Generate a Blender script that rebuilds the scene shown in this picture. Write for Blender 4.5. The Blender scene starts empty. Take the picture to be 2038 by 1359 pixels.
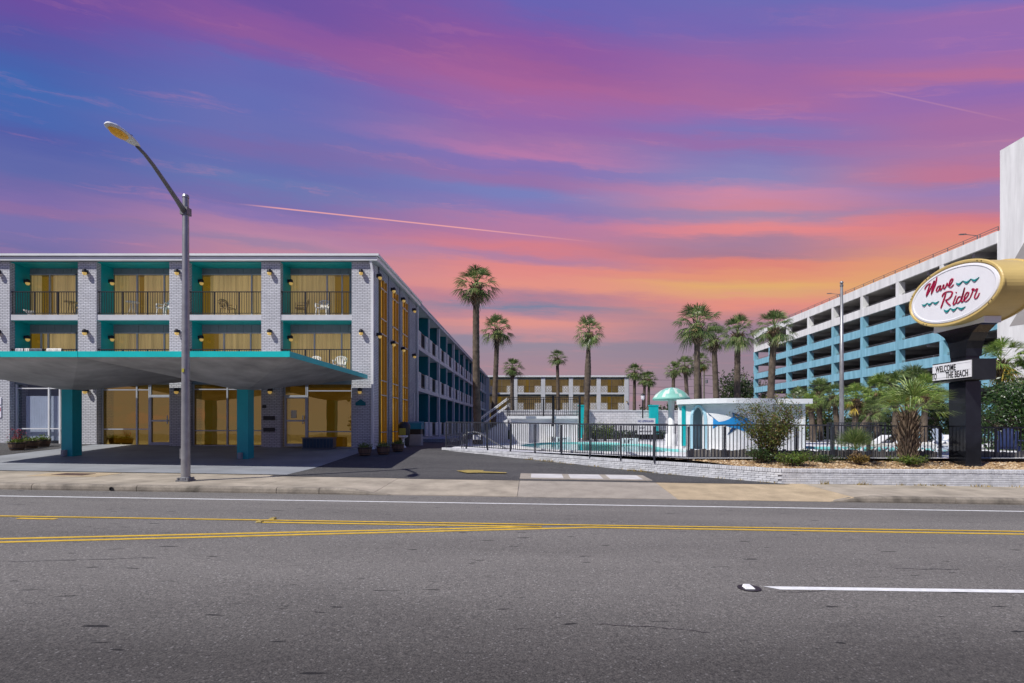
import bpy, bmesh, math, random
from mathutils import Vector, Matrix
R = math.radians
rng = random.Random(7)
SC = bpy.context.scene
COL = SC.collection

# ---------------------------------------------------------------- camera
F, PX, PY, EYE = 1050.0, 1060.0, 846.0, 1.85       # focal length and principal point of the photograph
cam_d = bpy.data.cameras.new('camera'); cam = bpy.data.objects.new('camera', cam_d); COL.objects.link(cam)
cam.location = (0, 0, EYE); cam.rotation_euler = (R(90), 0, 0)
cam_d.sensor_width = 36; cam_d.lens = 36*F/2038
cam_d.shift_x = (1019-PX)/2038; cam_d.shift_y = (PY-679.5)/2038
cam_d.clip_start = .1; cam_d.clip_end = 3000
SC.camera = cam

# ---------------------------------------------------------------- light
SUN_DIR = Vector((5.77, 4.47, -8.38)).normalized()
sd = bpy.data.lights.new('sun', 'SUN'); sd.energy = 4.9; sd.angle = R(.5); sd.color = (1, .965, .91)
sun = bpy.data.objects.new('sun', sd); COL.objects.link(sun)
sun.rotation_euler = SUN_DIR.to_track_quat('-Z', 'Y').to_euler(); sun.location = (-30, -20, 40)
SC.view_settings.view_transform = 'Standard'; SC.view_settings.look = 'None'
SC.view_settings.exposure = 0; SC.view_settings.gamma = 1
SC.render.engine = 'CYCLES'
SC.cycles.use_denoising = True
SC.cycles.max_bounces = 6; SC.cycles.transparent_max_bounces = 12
SC.cycles.sample_clamp_indirect = 6

def lin(c):
    return tuple(((v/255/12.92) if v/255 <= .04045 else ((v/255+.055)/1.055)**2.4) for v in c[:3])

# ---------------------------------------------------------------- node helper
class NT:
    def __init__(s, tree): s.t = tree; s.n = tree.nodes; s.l = tree.links
    def node(s, kind, **kw):
        n = s.n.new(kind)
        for k, v in kw.items(): setattr(n, k, v)
        return n
    def put(s, sock, v):
        if isinstance(v, bpy.types.NodeSocket): s.l.new(v, sock)
        elif v is not None: sock.default_value = v
    def math(s, op, a, b=None, c=None, clamp=False):
        n = s.node('ShaderNodeMath', operation=op); n.use_clamp = clamp
        s.put(n.inputs[0], a); s.put(n.inputs[1], b)
        if c is not None: s.put(n.inputs[2], c)
        return n.outputs[0]
    def vmath(s, op, a, b=None):
        n = s.node('ShaderNodeVectorMath', operation=op); s.put(n.inputs[0], a); s.put(n.inputs[1], b)
        return n.outputs['Value'] if op in ('DOT_PRODUCT', 'LENGTH') else n.outputs[0]
    def mix(s, f, a, b, mode='MIX'):
        n = s.node('ShaderNodeMix', data_type='RGBA', blend_type=mode)
        s.put(n.inputs[0], f); s.put(n.inputs[6], c4(a)); s.put(n.inputs[7], c4(b)); return n.outputs[2]
    def noise(s, vec, scale, detail=3, rough=.55, out=0):
        n = s.node('ShaderNodeTexNoise'); s.put(n.inputs['Vector'], vec)
        n.inputs['Scale'].default_value = scale; n.inputs['Detail'].default_value = detail
        n.inputs['Roughness'].default_value = rough; return n.outputs[out]
    def ramp(s, fac, stops, interp='LINEAR'):
        n = s.node('ShaderNodeValToRGB'); s.put(n.inputs[0], fac); e = n.color_ramp.elements
        n.color_ramp.interpolation = interp
        while len(e) < len(stops): e.new(.5)
        for i, (p, c) in enumerate(stops): e[i].position = p; e[i].color = c4(c)
        return n.outputs[0]
    def rng(s, v, a, b, c=0., d=1., smooth=False):
        n = s.node('ShaderNodeMapRange'); n.clamp = True
        if smooth: n.interpolation_type = 'SMOOTHSTEP'
        s.put(n.inputs[0], v)
        for i, x in enumerate((a, b, c, d)): n.inputs[i+1].default_value = x
        return n.outputs[0]
    def comb(s, x, y, z):
        n = s.node('ShaderNodeCombineXYZ'); s.put(n.inputs[0], x); s.put(n.inputs[1], y); s.put(n.inputs[2], z); return n.outputs[0]
    def sep(s, v):
        n = s.node('ShaderNodeSeparateXYZ'); s.put(n.inputs[0], v); return n.outputs
def c4(c):
    if isinstance(c, (tuple, list)): return tuple(c)+(1,) if len(c) == 3 else tuple(c)
    if isinstance(c, (int, float)): return (c, c, c, 1)
    return c

# ---------------------------------------------------------------- sky: sunset cloud bands over blue, as a world shader
def build_world():
    w = bpy.data.worlds.new('World'); SC.world = w; w.use_nodes = True
    t = NT(w.node_tree); t.n.clear()
    D = t.node('ShaderNodeTexCoord').outputs['Generated']
    x, y, z = t.sep(D)
    deg = 180/math.pi
    az = t.math('MULTIPLY', t.math('ARCTAN2', x, y), deg)
    el = t.math('MULTIPLY', t.math('ARCSINE', t.math('MAXIMUM', z, -.05)), deg)
    azc = t.math('MINIMUM', t.math('MAXIMUM', az, -60.), 60.)
    KT = .0032
    kx = .3
    flat = t.math('SQRT', t.math('ADD', t.math('MULTIPLY', y, y), t.math('MULTIPLY', t.math('MULTIPLY', x, x), kx)))
    v = t.math('MULTIPLY', t.math('MULTIPLY', t.math('ARCTAN2', t.math('MAXIMUM', z, -.05), flat), deg), t.math('ADD', 1., t.math('MULTIPLY', azc, KT)))
    # long thin streaks that bend the bands
    q = t.comb(t.math('MULTIPLY', az, .022), t.math('MULTIPLY', v, .13), 1.7)
    n1 = t.noise(q, 1., 5, .62)
    q2 = t.comb(t.math('MULTIPLY', az, .075), t.math('MULTIPLY', v, .52), 5.1)
    n2 = t.noise(q2, 1., 6, .66)
    v = t.math('ADD', v, t.math('ADD', t.math('MULTIPLY', t.math('SUBTRACT', n1, .5), 3.0),
                                t.math('MULTIPLY', t.math('SUBTRACT', n2, .5), 2.8)))
    VM = 80.
    cols = [(px, [(int(q.split(':')[0]), tuple(int(k) for k in q.split(':')[1].split(','))) for q in row.split()]) for px, row in (
        (30, '0:108,80,160 60:88,88,165 110:74,98,172 165:68,106,178 220:74,104,176 260:84,96,168 330:98,106,170 360:112,106,168 400:128,110,170 415:142,112,164 440:122,114,172 480:124,114,168 500:118,112,166 560:190,128,152 700:150,128,150'),
        (510, '0:110,84,162 40:135,88,160 85:142,92,158 110:122,94,168 140:104,106,178 200:102,110,180 260:108,112,178 290:120,108,170 330:104,112,176 360:106,120,178 400:122,112,172 420:138,118,176 450:178,130,165 465:184,134,165 485:160,132,165 500:187,135,158 560:212,135,145 640:140,130,152 740:152,130,150'),
        (1065, '0:106,100,178 40:122,94,170 90:140,90,162 130:155,94,155 170:168,100,155 205:160,104,165 250:148,106,172 285:160,115,170 305:182,122,170 325:135,115,180 350:150,115,170 380:122,128,188 420:140,122,180 445:180,125,165 490:212,128,140 510:178,130,162 530:224,138,136 570:227,148,136 598:175,130,150 606:124,132,160 625:190,138,150 640:224,150,142 665:200,145,150 685:150,138,155 730:165,138,150'),
        (1505, '0:110,108,180 50:120,104,178 100:142,104,170 150:156,104,165 200:168,108,160 225:150,110,174 265:128,118,182 285:150,112,170 315:132,124,182 355:140,134,185 385:200,138,168 410:205,135,155 432:165,138,170 460:230,138,140 480:170,130,155 505:168,125,148 520:220,132,124 545:226,150,120 565:226,174,112 585:222,164,122 605:228,145,130 655:145,128,148 740:150,132,145'),
        (1925, '0:122,110,184 40:150,108,174 90:148,108,176 130:165,110,166 150:180,112,155 180:145,108,176 250:165,112,164 300:170,120,165 350:190,120,150 365:160,125,170 380:155,128,178 420:172,128,165 440:208,125,138 470:224,138,126 540:226,166,114 620:224,140,126 700:150,128,145'),
    )]
    outs = []
    for px, rows in cols:
        a = math.atan((px-PX)/F)
        st = []
        for py, c in rows:
            e = math.degrees(math.atan2((PY-py)/F, math.sqrt(1+kx*((px-PX)/F)**2)))
            st.append((e*(1+math.degrees(a)*KT)/VM, lin(c)))
        st.append((.72, lin((62, 92, 156)))); st.append((1., lin((56, 92, 154))))
        st.sort(key=lambda s: s[0])
        outs.append((math.degrees(a), t.ramp(t.math('DIVIDE', v, VM), st, 'B_SPLINE' if False else 'EASE')))
    back = t.ramp(t.math('DIVIDE', v, VM), [(0, lin((140,138,165))), (.12, lin((150,132,165))), (.25, lin((100,115,170))), (.45, lin((72,100,164))), (1., lin((56,92,154)))])
    # azimuth blend, wobbling so that no column shows
    azw = t.math('ADD', az, t.math('MULTIPLY', t.math('SUBTRACT', n1, .5), 9.))
    c = outs[0][1]
    for (a0, _), (a1, col) in zip(outs[:-1], outs[1:]):
        c = t.mix(t.rng(azw, a0, a1, smooth=True), c, col)
    c = t.mix(t.rng(t.math('ABSOLUTE', az), 62., 120., smooth=True), c, back)
    # brighter wisps where the fine streak noise peaks
    q3 = t.comb(t.math('MULTIPLY', az, .06), t.math('MULTIPLY', v, .9), 9.3)
    n3 = t.noise(q3, 1., 5, .65)
    wis = t.math('MULTIPLY', t.rng(n3, .54, .78, smooth=True), t.rng(el, 38., 20., .08, .3))
    c = t.mix(wis, c, lin((236, 142, 150)))
    c = t.mix(t.rng(n3, .5, .2, 0, .08), c, lin((70, 95, 175)))
    # two contrails: thin lines on great circles
    for (p0, p1, wd, st, f0, f1) in (((460,404),(1195,483),.0012,.75,.25,.05), ((1735,178),(2040,246),.0010,.13,.2,.02)):
        d0, d1 = [Vector(((p[0]-PX)/F, 1, (PY-p[1])/F)).normalized() for p in (p0, p1)]
        nrm = d0.cross(d1).normalized(); mid = (d0+d1).normalized(); tang = nrm.cross(mid).normalized()
        if tang.dot(d1) < 0: tang = -tang
        off = t.math('ABSOLUTE', t.vmath('DOT_PRODUCT', D, tuple(nrm)))
        al = t.vmath('DOT_PRODUCT', D, tuple(tang)); L = d1.dot(tang)
        m = t.math('MULTIPLY', t.rng(off, wd*.35, wd*1.3, 1., 0., True), t.math('MULTIPLY', t.rng(al, -L, -L*.75, 0, 1, True), t.rng(al, L*.2, L, 1, 0)))
        m = t.math('MULTIPLY', m, t.math('GREATER_THAN', y, 0.))
        c = t.mix(t.math('MULTIPLY', m, st), c, lin((250, 176, 170)))
    bg = t.node('ShaderNodeBackground'); t.put(bg.inputs[0], c); bg.inputs[1].default_value = 1.0
    o = t.node('ShaderNodeOutputWorld'); t.l.new(bg.outputs[0], o.inputs[0])
build_world()

# ---------------------------------------------------------------- materials
M = {}
def material(name, col, rough=.7, var=.12, vscale=3., bump=0., bscale=40., metal=0., spec=.4, emit=None, estr=0., coat=0., col2=None, fine=0., streak=False):
    m = bpy.data.materials.new(name); m.use_nodes = True; t = NT(m.node_tree)
    b = t.n['Principled BSDF']
    g = t.node('ShaderNodeNewGeometry').outputs['Position']
    if streak: g = t.vmath('MULTIPLY', g, (1., 1., .12))
    c = c4(col)
    if var:
        n = t.noise(g, vscale, 5, .6)
        d = tuple(max(0, k*(1-var*1.6)) for k in c[:3]) if col2 is None else col2
        l = tuple(min(1, k*(1+var*.8)) for k in c[:3])
        c = t.ramp(n, [(.25, d), (.72, l)])
    if fine:
        n = t.noise(g, bscale*2, 2, .7)
        c = t.mix(1., c, t.ramp(n, [(.3, (1-fine,)*3), (.7, (1+fine,)*3)]), 'MULTIPLY')
    t.put(b.inputs['Base Color'], c)
    b.inputs['Roughness'].default_value = rough; b.inputs['Metallic'].default_value = metal
    b.inputs['Specular IOR Level'].default_value = spec; b.inputs['Coat Weight'].default_value = coat
    if emit: b.inputs['Emission Color'].default_value = c4(emit); b.inputs['Emission Strength'].default_value = estr
    if bump:
        bn = t.node('ShaderNodeBump'); bn.inputs['Strength'].default_value = bump; bn.inputs['Distance'].default_value = .02
        t.put(bn.inputs['Height'], t.noise(g, bscale, 4, .65)); t.put(b.inputs['Normal'], bn.outputs[0])
    M[name] = m
    return m

def brick_material(name, c1, c2, mortar, bw=.232, bh=.0785):
    m = bpy.data.materials.new(name); m.use_nodes = True; t = NT(m.node_tree); b = t.n['Principled BSDF']
    g = t.node('ShaderNodeNewGeometry').outputs['Position']
    x, y, z = t.sep(g)
    v = t.comb(t.math('ADD', x, y), z, 0.)
    n = t.node('ShaderNodeTexBrick'); t.put(n.inputs['Vector'], v)
    n.inputs['Color1'].default_value = c4(c1); n.inputs['Color2'].default_value = c4(c2); n.inputs['Mortar'].default_value = c4(mortar)
    n.inputs['Scale'].default_value = 1; n.inputs['Mortar Size'].default_value = .013; n.inputs['Mortar Smooth'].default_value = .3
    n.inputs['Brick Width'].default_value = bw; n.inputs['Row Height'].default_value = bh; n.inputs['Bias'].default_value = 0
    c = t.mix(1., n.outputs[0], t.ramp(t.noise(g, 1.3, 5, .6), [(.3, (.86,)*3), (.7, (1.05,)*3)]), 'MULTIPLY')
    t.put(b.inputs['Base Color'], c); b.inputs['Roughness'].default_value = .75
    bn = t.node('ShaderNodeBump'); bn.inputs['Strength'].default_value = .8; bn.inputs['Distance'].default_value = .012
    t.put(bn.inputs['Height'], t.math('SUBTRACT', 1., n.outputs[1])); t.put(b.inputs['Normal'], bn.outputs[0])
    M[name] = m

def leaf_material(name, stops, trans=.25, rough=.5):
    m = bpy.data.materials.new(name); m.use_nodes = True; t = NT(m.node_tree); b = t.n['Principled BSDF']
    g = t.node('ShaderNodeNewGeometry')
    c = t.ramp(g.outputs['Random Per Island'], stops)
    t.put(b.inputs['Base Color'], c); b.inputs['Roughness'].default_value = rough; b.inputs['Specular IOR Level'].default_value = .35
    tr = t.node('ShaderNodeBsdfTranslucent'); t.put(tr.inputs[0], c)
    mx = t.node('ShaderNodeMixShader'); mx.inputs[0].default_value = trans
    o = t.n['Material Output']; t.l.new(b.outputs[0], mx.inputs[1]); t.l.new(tr.outputs[0], mx.inputs[2]); t.l.new(mx.outputs[0], o.inputs[0])
    M[name] = m

def glass_material(name, tint, refl, rcol, rough=.02):
    m = bpy.data.materials.new(name); m.use_nodes = True; t = NT(m.node_tree); t.n.remove(t.n['Principled BSDF'])
    tr = t.node('ShaderNodeBsdfTransparent'); tr.inputs[0].default_value = c4(tint)
    gl = t.node('ShaderNodeBsdfGlossy'); gl.inputs[0].default_value = c4(rcol); gl.inputs['Roughness'].default_value = rough
    lw = t.node('ShaderNodeLayerWeight'); fr = t.math('POWER', lw.outputs['Facing'], 4.)
    bn = t.node('ShaderNodeBump'); bn.inputs['Strength'].default_value = .06; bn.inputs['Distance'].default_value = .05
    t.put(bn.inputs['Height'], t.noise(t.node('ShaderNodeNewGeometry').outputs['Position'], 1.1, 1)); t.put(gl.inputs['Normal'], bn.outputs[0])
    mx = t.node('ShaderNodeMixShader'); t.put(mx.inputs[0], t.math('ADD', t.math('MULTIPLY', fr, .7), refl, clamp=True))
    t.l.new(tr.outputs[0], mx.inputs[1]); t.l.new(gl.outputs[0], mx.inputs[2]); t.l.new(mx.outputs[0], t.n['Material Output'].inputs[0])
    M[name] = m

def asphalt(name, dark, light, stain=.5, streaks=True, falloff_wear=False):
    m = bpy.data.materials.new(name); m.use_nodes = True; t = NT(m.node_tree); b = t.n['Principled BSDF']
    g = t.node('ShaderNodeNewGeometry').outputs['Position']
    big = t.noise(t.vmath('MULTIPLY', g, (.12, .55, 1.)), 1., 4, .6)
    c = t.ramp(big, [(.3, dark), (.7, light)])
    sp = t.math('ADD', t.math('MULTIPLY', t.noise(g, 75., 3, .75), .72), t.math('MULTIPLY', t.noise(g, 28., 2, .7), .28))
    c = t.mix(1., c, t.ramp(sp, [(.36, (.40,)*3), (.5, (.95,)*3), (.62, (1.7, 1.66, 1.6))]), 'MULTIPLY')
    vo = t.node('ShaderNodeTexVoronoi'); vo.inputs['Scale'].default_value = 42.; t.put(vo.inputs['Vector'], g)
    hv = t.sep(vo.outputs['Color'])[0]
    chip = t.math('MULTIPLY', t.math('GREATER_THAN', hv, .93), t.math('LESS_THAN', vo.outputs['Distance'], .42))
    c = t.mix(t.math('MULTIPLY', chip, .6), c, (.42, .4, .38))
    if falloff_wear:      # view-angle and lens falloff painted darker towards the viewer, with some lane wear
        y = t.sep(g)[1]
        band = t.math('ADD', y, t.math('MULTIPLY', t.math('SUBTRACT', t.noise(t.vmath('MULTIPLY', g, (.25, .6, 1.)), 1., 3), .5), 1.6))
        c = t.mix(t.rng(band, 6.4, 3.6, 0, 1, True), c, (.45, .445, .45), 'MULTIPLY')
    if streaks:
        s = t.noise(t.vmath('MULTIPLY', g, (1.6, 7.5, 1.)), 1., 3, .6)
        c = t.mix(t.rng(s, .66, .76, 0, stain), c, tuple(k*.35 for k in dark))
        tar = t.noise(t.vmath('MULTIPLY', g, (2.2, 9., 1.)), 1., 1, .5)
        c = t.mix(t.rng(tar, .72, .75, 0, .85), c, (.012, .012, .013))
    t.put(b.inputs['Base Color'], c); b.inputs['Roughness'].default_value = .85; b.inputs['Specular IOR Level'].default_value = .25
    bn = t.node('ShaderNodeBump'); bn.inputs['Strength'].default_value = .55; bn.inputs['Distance'].default_value = .01
    t.put(bn.inputs['Height'], sp); t.put(b.inputs['Normal'], bn.outputs[0])
    M[name] = m

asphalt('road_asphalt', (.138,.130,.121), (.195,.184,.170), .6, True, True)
asphalt('lot_asphalt', (.052,.051,.054), (.092,.090,.090), .3)
material('walk_concrete', (.40,.345,.27), .85, .28, 1.1, .25, 60, fine=.12)
material('walk_aggregate', (.37,.325,.27), .9, .15, 2., .6, 90, fine=.4)
material('walk_yellow', (.50,.39,.25), .9, .2, 1.6, .6, 90, fine=.35)
material('kerb_concrete', (.27,.235,.19), .9, .4, 2.4, .4, 50, fine=.2)
material('fore_concrete', (.27,.285,.31), .7, .16, .9, .08, 60, fine=.06)
material('vault_lid', (.60,.58,.57), .8, .15, 2., .1, 60)
material('rust', (.10,.06,.05), .8, .3, 8.)
material('white_line', (.78,.78,.77), .7, .12, 9., fine=.1)
material('yellow_faded', (.36,.27,.08), .8, .3, 9., fine=.2)
material('yellow_line', (.66,.42,.035), .7, .16, 7., fine=.12)
material('deck_white', (.68,.68,.69), .75, .1, 1.2, .05, 40)
material('white_paint', (.72,.73,.74), .5, .08, 1.5)
material('fascia_white', (.72,.73,.74), .4, .06, 1.)
material('gutter_shade', (.36,.38,.40), .5, .08, 1.)
material('slab_grey', (.55,.56,.58), .6, .08, 2.)
material('wing_grey', (.44,.47,.52), .6, .08, 2.)
material('teal_bright', (.0,.40,.42), .5, .1, 1.5)
material('teal_fascia', (.0,.52,.52), .45, .1, 1.2)
material('teal_dark', (.0,.15,.185), .55, .08, 1.2)
material('teal_pillar', (.0,.33,.38), .45, .08, 1.)
material('siding', (.20,.24,.265), .6, .08, 3.)
material('soffit', (.40,.40,.405), .8, .28, .9, .08, 30)
material('frame_grey', (.42,.45,.50), .4, .05, 5., metal=.2)
material('frame_dark', (.10,.12,.15), .45, .05, 5.)
material('frame_gold', (.30,.20,.05), .4, .05, 5., metal=.3)
material('black_metal', (.018,.018,.022), .45, .2, 10.)
material('fence_metal', (.035,.038,.05), .4, .25, 10.)
material('lantern_globe', (.75,.55,.2), .3, 0, emit=(1,.62,.14), estr=.3)
material('galv', (.36,.36,.36), .42, .15, 5., metal=.6)
material('galv_dark', (.20,.20,.21), .5, .15, 5., metal=.4)
material('lamp_lens', (.62,.34,.03), .25, .5, 18., col2=(.30,.13,.01), emit=(1,.5,.03), estr=.1)
def curtain_material(name, base, emit, estr):  # curtains glow by emission; light and shade of the folds vary its strength
    m = bpy.data.materials.new(name); m.use_nodes = True; t = NT(m.node_tree); b = t.n['Principled BSDF']
    g = t.node('ShaderNodeNewGeometry').outputs['Position']
    f = t.noise(t.vmath('MULTIPLY', g, (9., 9., .12)), 1., 3, .6); f2 = t.noise(t.vmath('MULTIPLY', g, (26., 26., .2)), 1., 2, .6); w = t.noise(g, .45, 2)
    k = t.math('MULTIPLY', t.rng(f, .3, .72, .58, 1.28), t.math('MULTIPLY', t.rng(f2, .3, .7, .82, 1.15), t.rng(w, .3, .7, .72, 1.2)))
    b.inputs['Base Color'].default_value = c4(base); b.inputs['Roughness'].default_value = .9
    b.inputs['Emission Color'].default_value = c4(emit); t.put(b.inputs['Emission Strength'], t.math('MULTIPLY', k, estr)); M[name] = m
curtain_material('curtain', (.50,.45,.34), (.62,.50,.28), .33)
curtain_material('curtain_far', (.30,.25,.17), (.50,.37,.17), .17)
material('room_glow', (.10,.075,.02), .9, .3, .8, emit=(.54,.36,.045), estr=.24)  # amber glow put into the inner walls to stand for lit rooms
material('amber_lit', (.3,.2,.03), .9, .2, .8, emit=(.80,.50,.06), estr=.75)
material('blind_white', (.72,.73,.76), .7, .05, 4.)
glass_material('amber_glass', (.99,.94,.80), .04, (.85,.78,.58))
glass_material('amber_mirror', (.88,.73,.30), .42, (.74,.60,.23), .012)
glass_material('clear_glass', (.85,.88,.92), .04, (.9,.95,1))
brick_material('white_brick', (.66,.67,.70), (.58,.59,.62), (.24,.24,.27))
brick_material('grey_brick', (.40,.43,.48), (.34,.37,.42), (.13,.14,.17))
brick_material('wall_brick', (.62,.61,.62), (.54,.54,.56), (.32,.31,.33), .4, .2)
material('planter_brick', (.60,.61,.64), .75, .16, 5., .25, 50)
material('planter_brick_b', (.53,.54,.57), .75, .16, 5., .25, 50)
material('mortar', (.25,.25,.27), .9, .2, 6., .2, 60)
material('garage_white', (.76,.77,.76), .85, .16, 1.1, .1, 12, streak=True)
material('garage_blue', (.23,.46,.56), .8, .3, 1.6, .1, 10, col2=(.13,.32,.41), streak=True)
material('garage_in', (.38,.365,.35), .9, .15, .4)
material('sign_white', (.80,.80,.83), .3, .03, 2.)
material('sign_gold', (.60,.44,.16), .45, .12, .9)
material('sign_red', (.38,.004,.05), .4, .06, 3.)
material('sign_teal', (.0,.26,.26), .4, .06, 3.)
material('gloss_black', (.012,.013,.017), .12, .3, 3., coat=.3)
material('matte_black', (.02,.02,.023), .5, .2, 3.)
material('water', (.06,.40,.40), .06, .12, 1.2, .12, 5., spec=.5)
material('pool_paint', (.30,.68,.66), .5, .08, 2.)
material('mint', (.24,.54,.46), .5, .2, 2.)
material('mint_pale', (.58,.70,.64), .5, .15, 2.)
material('marlin_blue', (.015,.22,.52), .5, .15, 3.)
material('marlin_dark', (.01,.04,.12), .5, .1, 3.)
material('arch_blue', (.42,.66,.76), .5, .06, 2.)
material('grey_wood', (.20,.185,.17), .85, .35, 5., .3, 30, streak=True)
material('barrel_wood', (.16,.105,.07), .8, .35, 6., .2, 30, streak=True)
material('trunk', (.12,.092,.07), .95, .4, 4., 1., 16)
material('boots', (.24,.175,.12), .95, .4, 6., .5, 20)
material('bark', (.09,.07,.05), .95, .3, 4., .5, 20)
material('stone', (.50,.35,.19), .85, .35, 9., .2, 60, col2=(.24,.14,.07))
material('gravel_bed', (.36,.25,.14), .95, .35, 14., .8, 40, col2=(.12,.08,.05))
material('plastic_white', (.78,.76,.70), .4, .05, 4.)
material('plastic_tan', (.46,.33,.15), .45, .08, 4.)
material('chair_blue', (.42,.48,.58), .5, .08, 4.)
material('dark_blue', (.01,.05,.10), .5, .1, 3.)
material('paper', (.70,.66,.50), .7, .04, 3.)
material('paper_red', (.55,.08,.08), .7, .04, 3.)
material('sign_blue', (.05,.07,.25), .5, .05, 3.)
material('yellow_plastic', (.42,.38,.05), .5, .05, 3.)
material('teal_box', (.0,.16,.26), .5, .06, 3.)
material('concrete_box', (.30,.32,.35), .8, .12, 3.)
material('soil', (.05,.035,.025), .95, .2, 10.)
material('wire', (.05,.05,.055), .6, 0)
material('pole_wood', (.20,.17,.15), .9, .2, 3.)
material('flower_red', (.55,.05,.08), .6, .1, 5.)
leaf_material('palm_leaf', [(0,(.055,.10,.03)),(.5,(.135,.205,.06)),(.85,(.23,.295,.10)),(1,(.38,.40,.17))], .28, .36)
leaf_material('palm_bright', [(0,(.10,.18,.035)),(.5,(.20,.31,.06)),(1,(.40,.46,.13))], .3, .4)
leaf_material('palm_dead', [(0,(.13,.08,.045)),(.6,(.24,.16,.09)),(1,(.36,.25,.13))], .15, .8)
leaf_material('palm_yellow', [(0,(.2,.16,.03)),(1,(.5,.36,.05))], .25, .6)
leaf_material('shrub_leaf', [(0,(.05,.085,.014)),(.45,(.12,.17,.028)),(.75,(.17,.18,.05)),(.9,(.24,.16,.05)),(1,(.30,.17,.08))], .3)
leaf_material('bush_leaf', [(0,(.05,.10,.015)),(.6,(.12,.20,.03)),(1,(.24,.26,.05))], .25)
leaf_material('hedge_leaf', [(0,(.015,.04,.012)),(.6,(.035,.075,.018)),(1,(.08,.13,.035))], .15, .35)
leaf_material('tree_leaf', [(0,(.02,.04,.015)),(.6,(.04,.07,.02)),(1,(.08,.10,.03))], .15)
leaf_material('dry_weed', [(0,(.10,.10,.03)),(.5,(.28,.20,.06)),(1,(.5,.34,.08))], .2)

# ---------------------------------------------------------------- mesh helper
class MB:
    def __init__(s): s.v = []; s.f = []; s.mi = []; s.cur = 0
    def quad(s, *p):
        i = len(s.v); s.v += [tuple(q) for q in p]; s.f.append(tuple(range(i, i+len(p)))); s.mi.append(s.cur)
    def box(s, x0, x1, y0, y1, z0, z1):
        i = len(s.v)
        s.v += [(x, y, z) for z in (z0, z1) for y in (y0, y1) for x in (x0, x1)]
        for a in ((0,2,3,1),(4,5,7,6),(0,1,5,4),(2,6,7,3),(0,4,6,2),(1,3,7,5)): s.f.append(tuple(i+k for k in a)); s.mi.append(s.cur)
        return s
    def tube(s, pts, rad, n=8, cap=True):
        pts = [Vector(p) for p in pts]; i0 = len(s.v)
        if not isinstance(rad, (list, tuple)): rad = [rad]*len(pts)
        up = Vector((0, 0, 1))
        for k, p in enumerate(pts):
            d = (pts[min(k+1, len(pts)-1)]-pts[max(k-1, 0)]).normalized()
            a = d.cross(up if abs(d.z) < .95 else Vector((1, 0, 0))).normalized(); b = d.cross(a)
            for j in range(n):
                q = p+(a*math.cos(2*math.pi*j/n)+b*math.sin(2*math.pi*j/n))*rad[k]; s.v.append(tuple(q))
        for k in range(len(pts)-1):
            for j in range(n):
                a = i0+k*n+j; b = i0+k*n+(j+1) % n
                s.f.append((a, b, b+n, a+n)); s.mi.append(s.cur)
        if cap:
            s.f.append(tuple(i0+j for j in range(n))[::-1]); s.f.append(tuple(i0+(len(pts)-1)*n+j for j in range(n))); s.mi += [s.cur]*2
        return s
    def bar(s, p0, p1, w, h=None):
        p0, p1 = Vector(p0), Vector(p1); h = h or w; d = (p1-p0).normalized()
        a = d.cross(Vector((0, 0, 1)) if abs(d.z) < .95 else Vector((0, 1, 0))).normalized(); b = a.cross(d).normalized()
        i = len(s.v)
        for p in (p0, p1):
            for (u, v) in ((-1,-1),(1,-1),(1,1),(-1,1)): s.v.append(tuple(p+a*u*w/2+b*v*h/2))
        for q in ((0,1,2,3),(7,6,5,4),(0,4,5,1),(1,5,6,2),(2,6,7,3),(3,7,4,0)): s.f.append(tuple(i+k for k in q)); s.mi.append(s.cur)
        return s
    def lathe(s, prof, n=16, c=(0,0,0)):
        i0 = len(s.v)
        for r, z in prof:
            for j in range(n): s.v.append((c[0]+r*math.cos(2*math.pi*j/n), c[1]+r*math.sin(2*math.pi*j/n), c[2]+z))
        for k in range(len(prof)-1):
            for j in range(n):
                a = i0+k*n+j; b = i0+k*n+(j+1) % n; s.f.append((a, b, b+n, a+n)); s.mi.append(s.cur)
        return s
    def extrude(s, poly, vec):          # poly: 3-D points of a planar outline
        i = len(s.v); n = len(poly); vec = Vector(vec)
        s.v += [tuple(p) for p in poly]+[tuple(Vector(p)+vec) for p in poly]
        s.f.append(tuple(range(i, i+n))); s.f.append(tuple(range(i+2*n-1, i+n-1, -1))); s.mi += [s.cur]*2
        for k in range(n):
            s.f.append((i+k, i+n+k, i+n+(k+1) % n, i+(k+1) % n)); s.mi.append(s.cur)
        return s
    def mesh(s, name, mats, smooth=False):
        me = bpy.data.meshes.new(name); me.from_pydata(s.v, [], s.f)
        for m in (mats if isinstance(mats, (list, tuple)) else [mats]): me.materials.append(M[m])
        if any(s.mi): me.polygons.foreach_set('material_index', s.mi)
        bm = bmesh.new(); bm.from_mesh(me); bmesh.ops.recalc_face_normals(bm, faces=bm.faces); bm.to_mesh(me); bm.free()
        if smooth: me.polygons.foreach_set('use_smooth', [True]*len(me.polygons))
        me.update(); return me
    def rawmesh(s, name, mat, smooth=False):
        me = bpy.data.meshes.new(name); me.from_pydata(s.v, [], s.f); me.materials.append(M[mat])
        if smooth: me.polygons.foreach_set('use_smooth', [True]*len(me.polygons))
        me.update(); return me
    def build(s, name, mats, parent=None, smooth=False):
        return link(name, s.mesh(name, mats, smooth), parent)
def link(name, me, parent=None, loc=None, rot=None, scale=None):
    o = bpy.data.objects.new(name, me); COL.objects.link(o)
    if loc is not None: o.location = loc
    if rot is not None: o.rotation_euler = rot
    if scale is not None: o.scale = scale if isinstance(scale, (tuple, list)) else (scale,)*3
    if parent is not None:
        o.parent = parent; o.matrix_parent_inverse = inv_of(parent)
    return o
INV = {}
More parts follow.
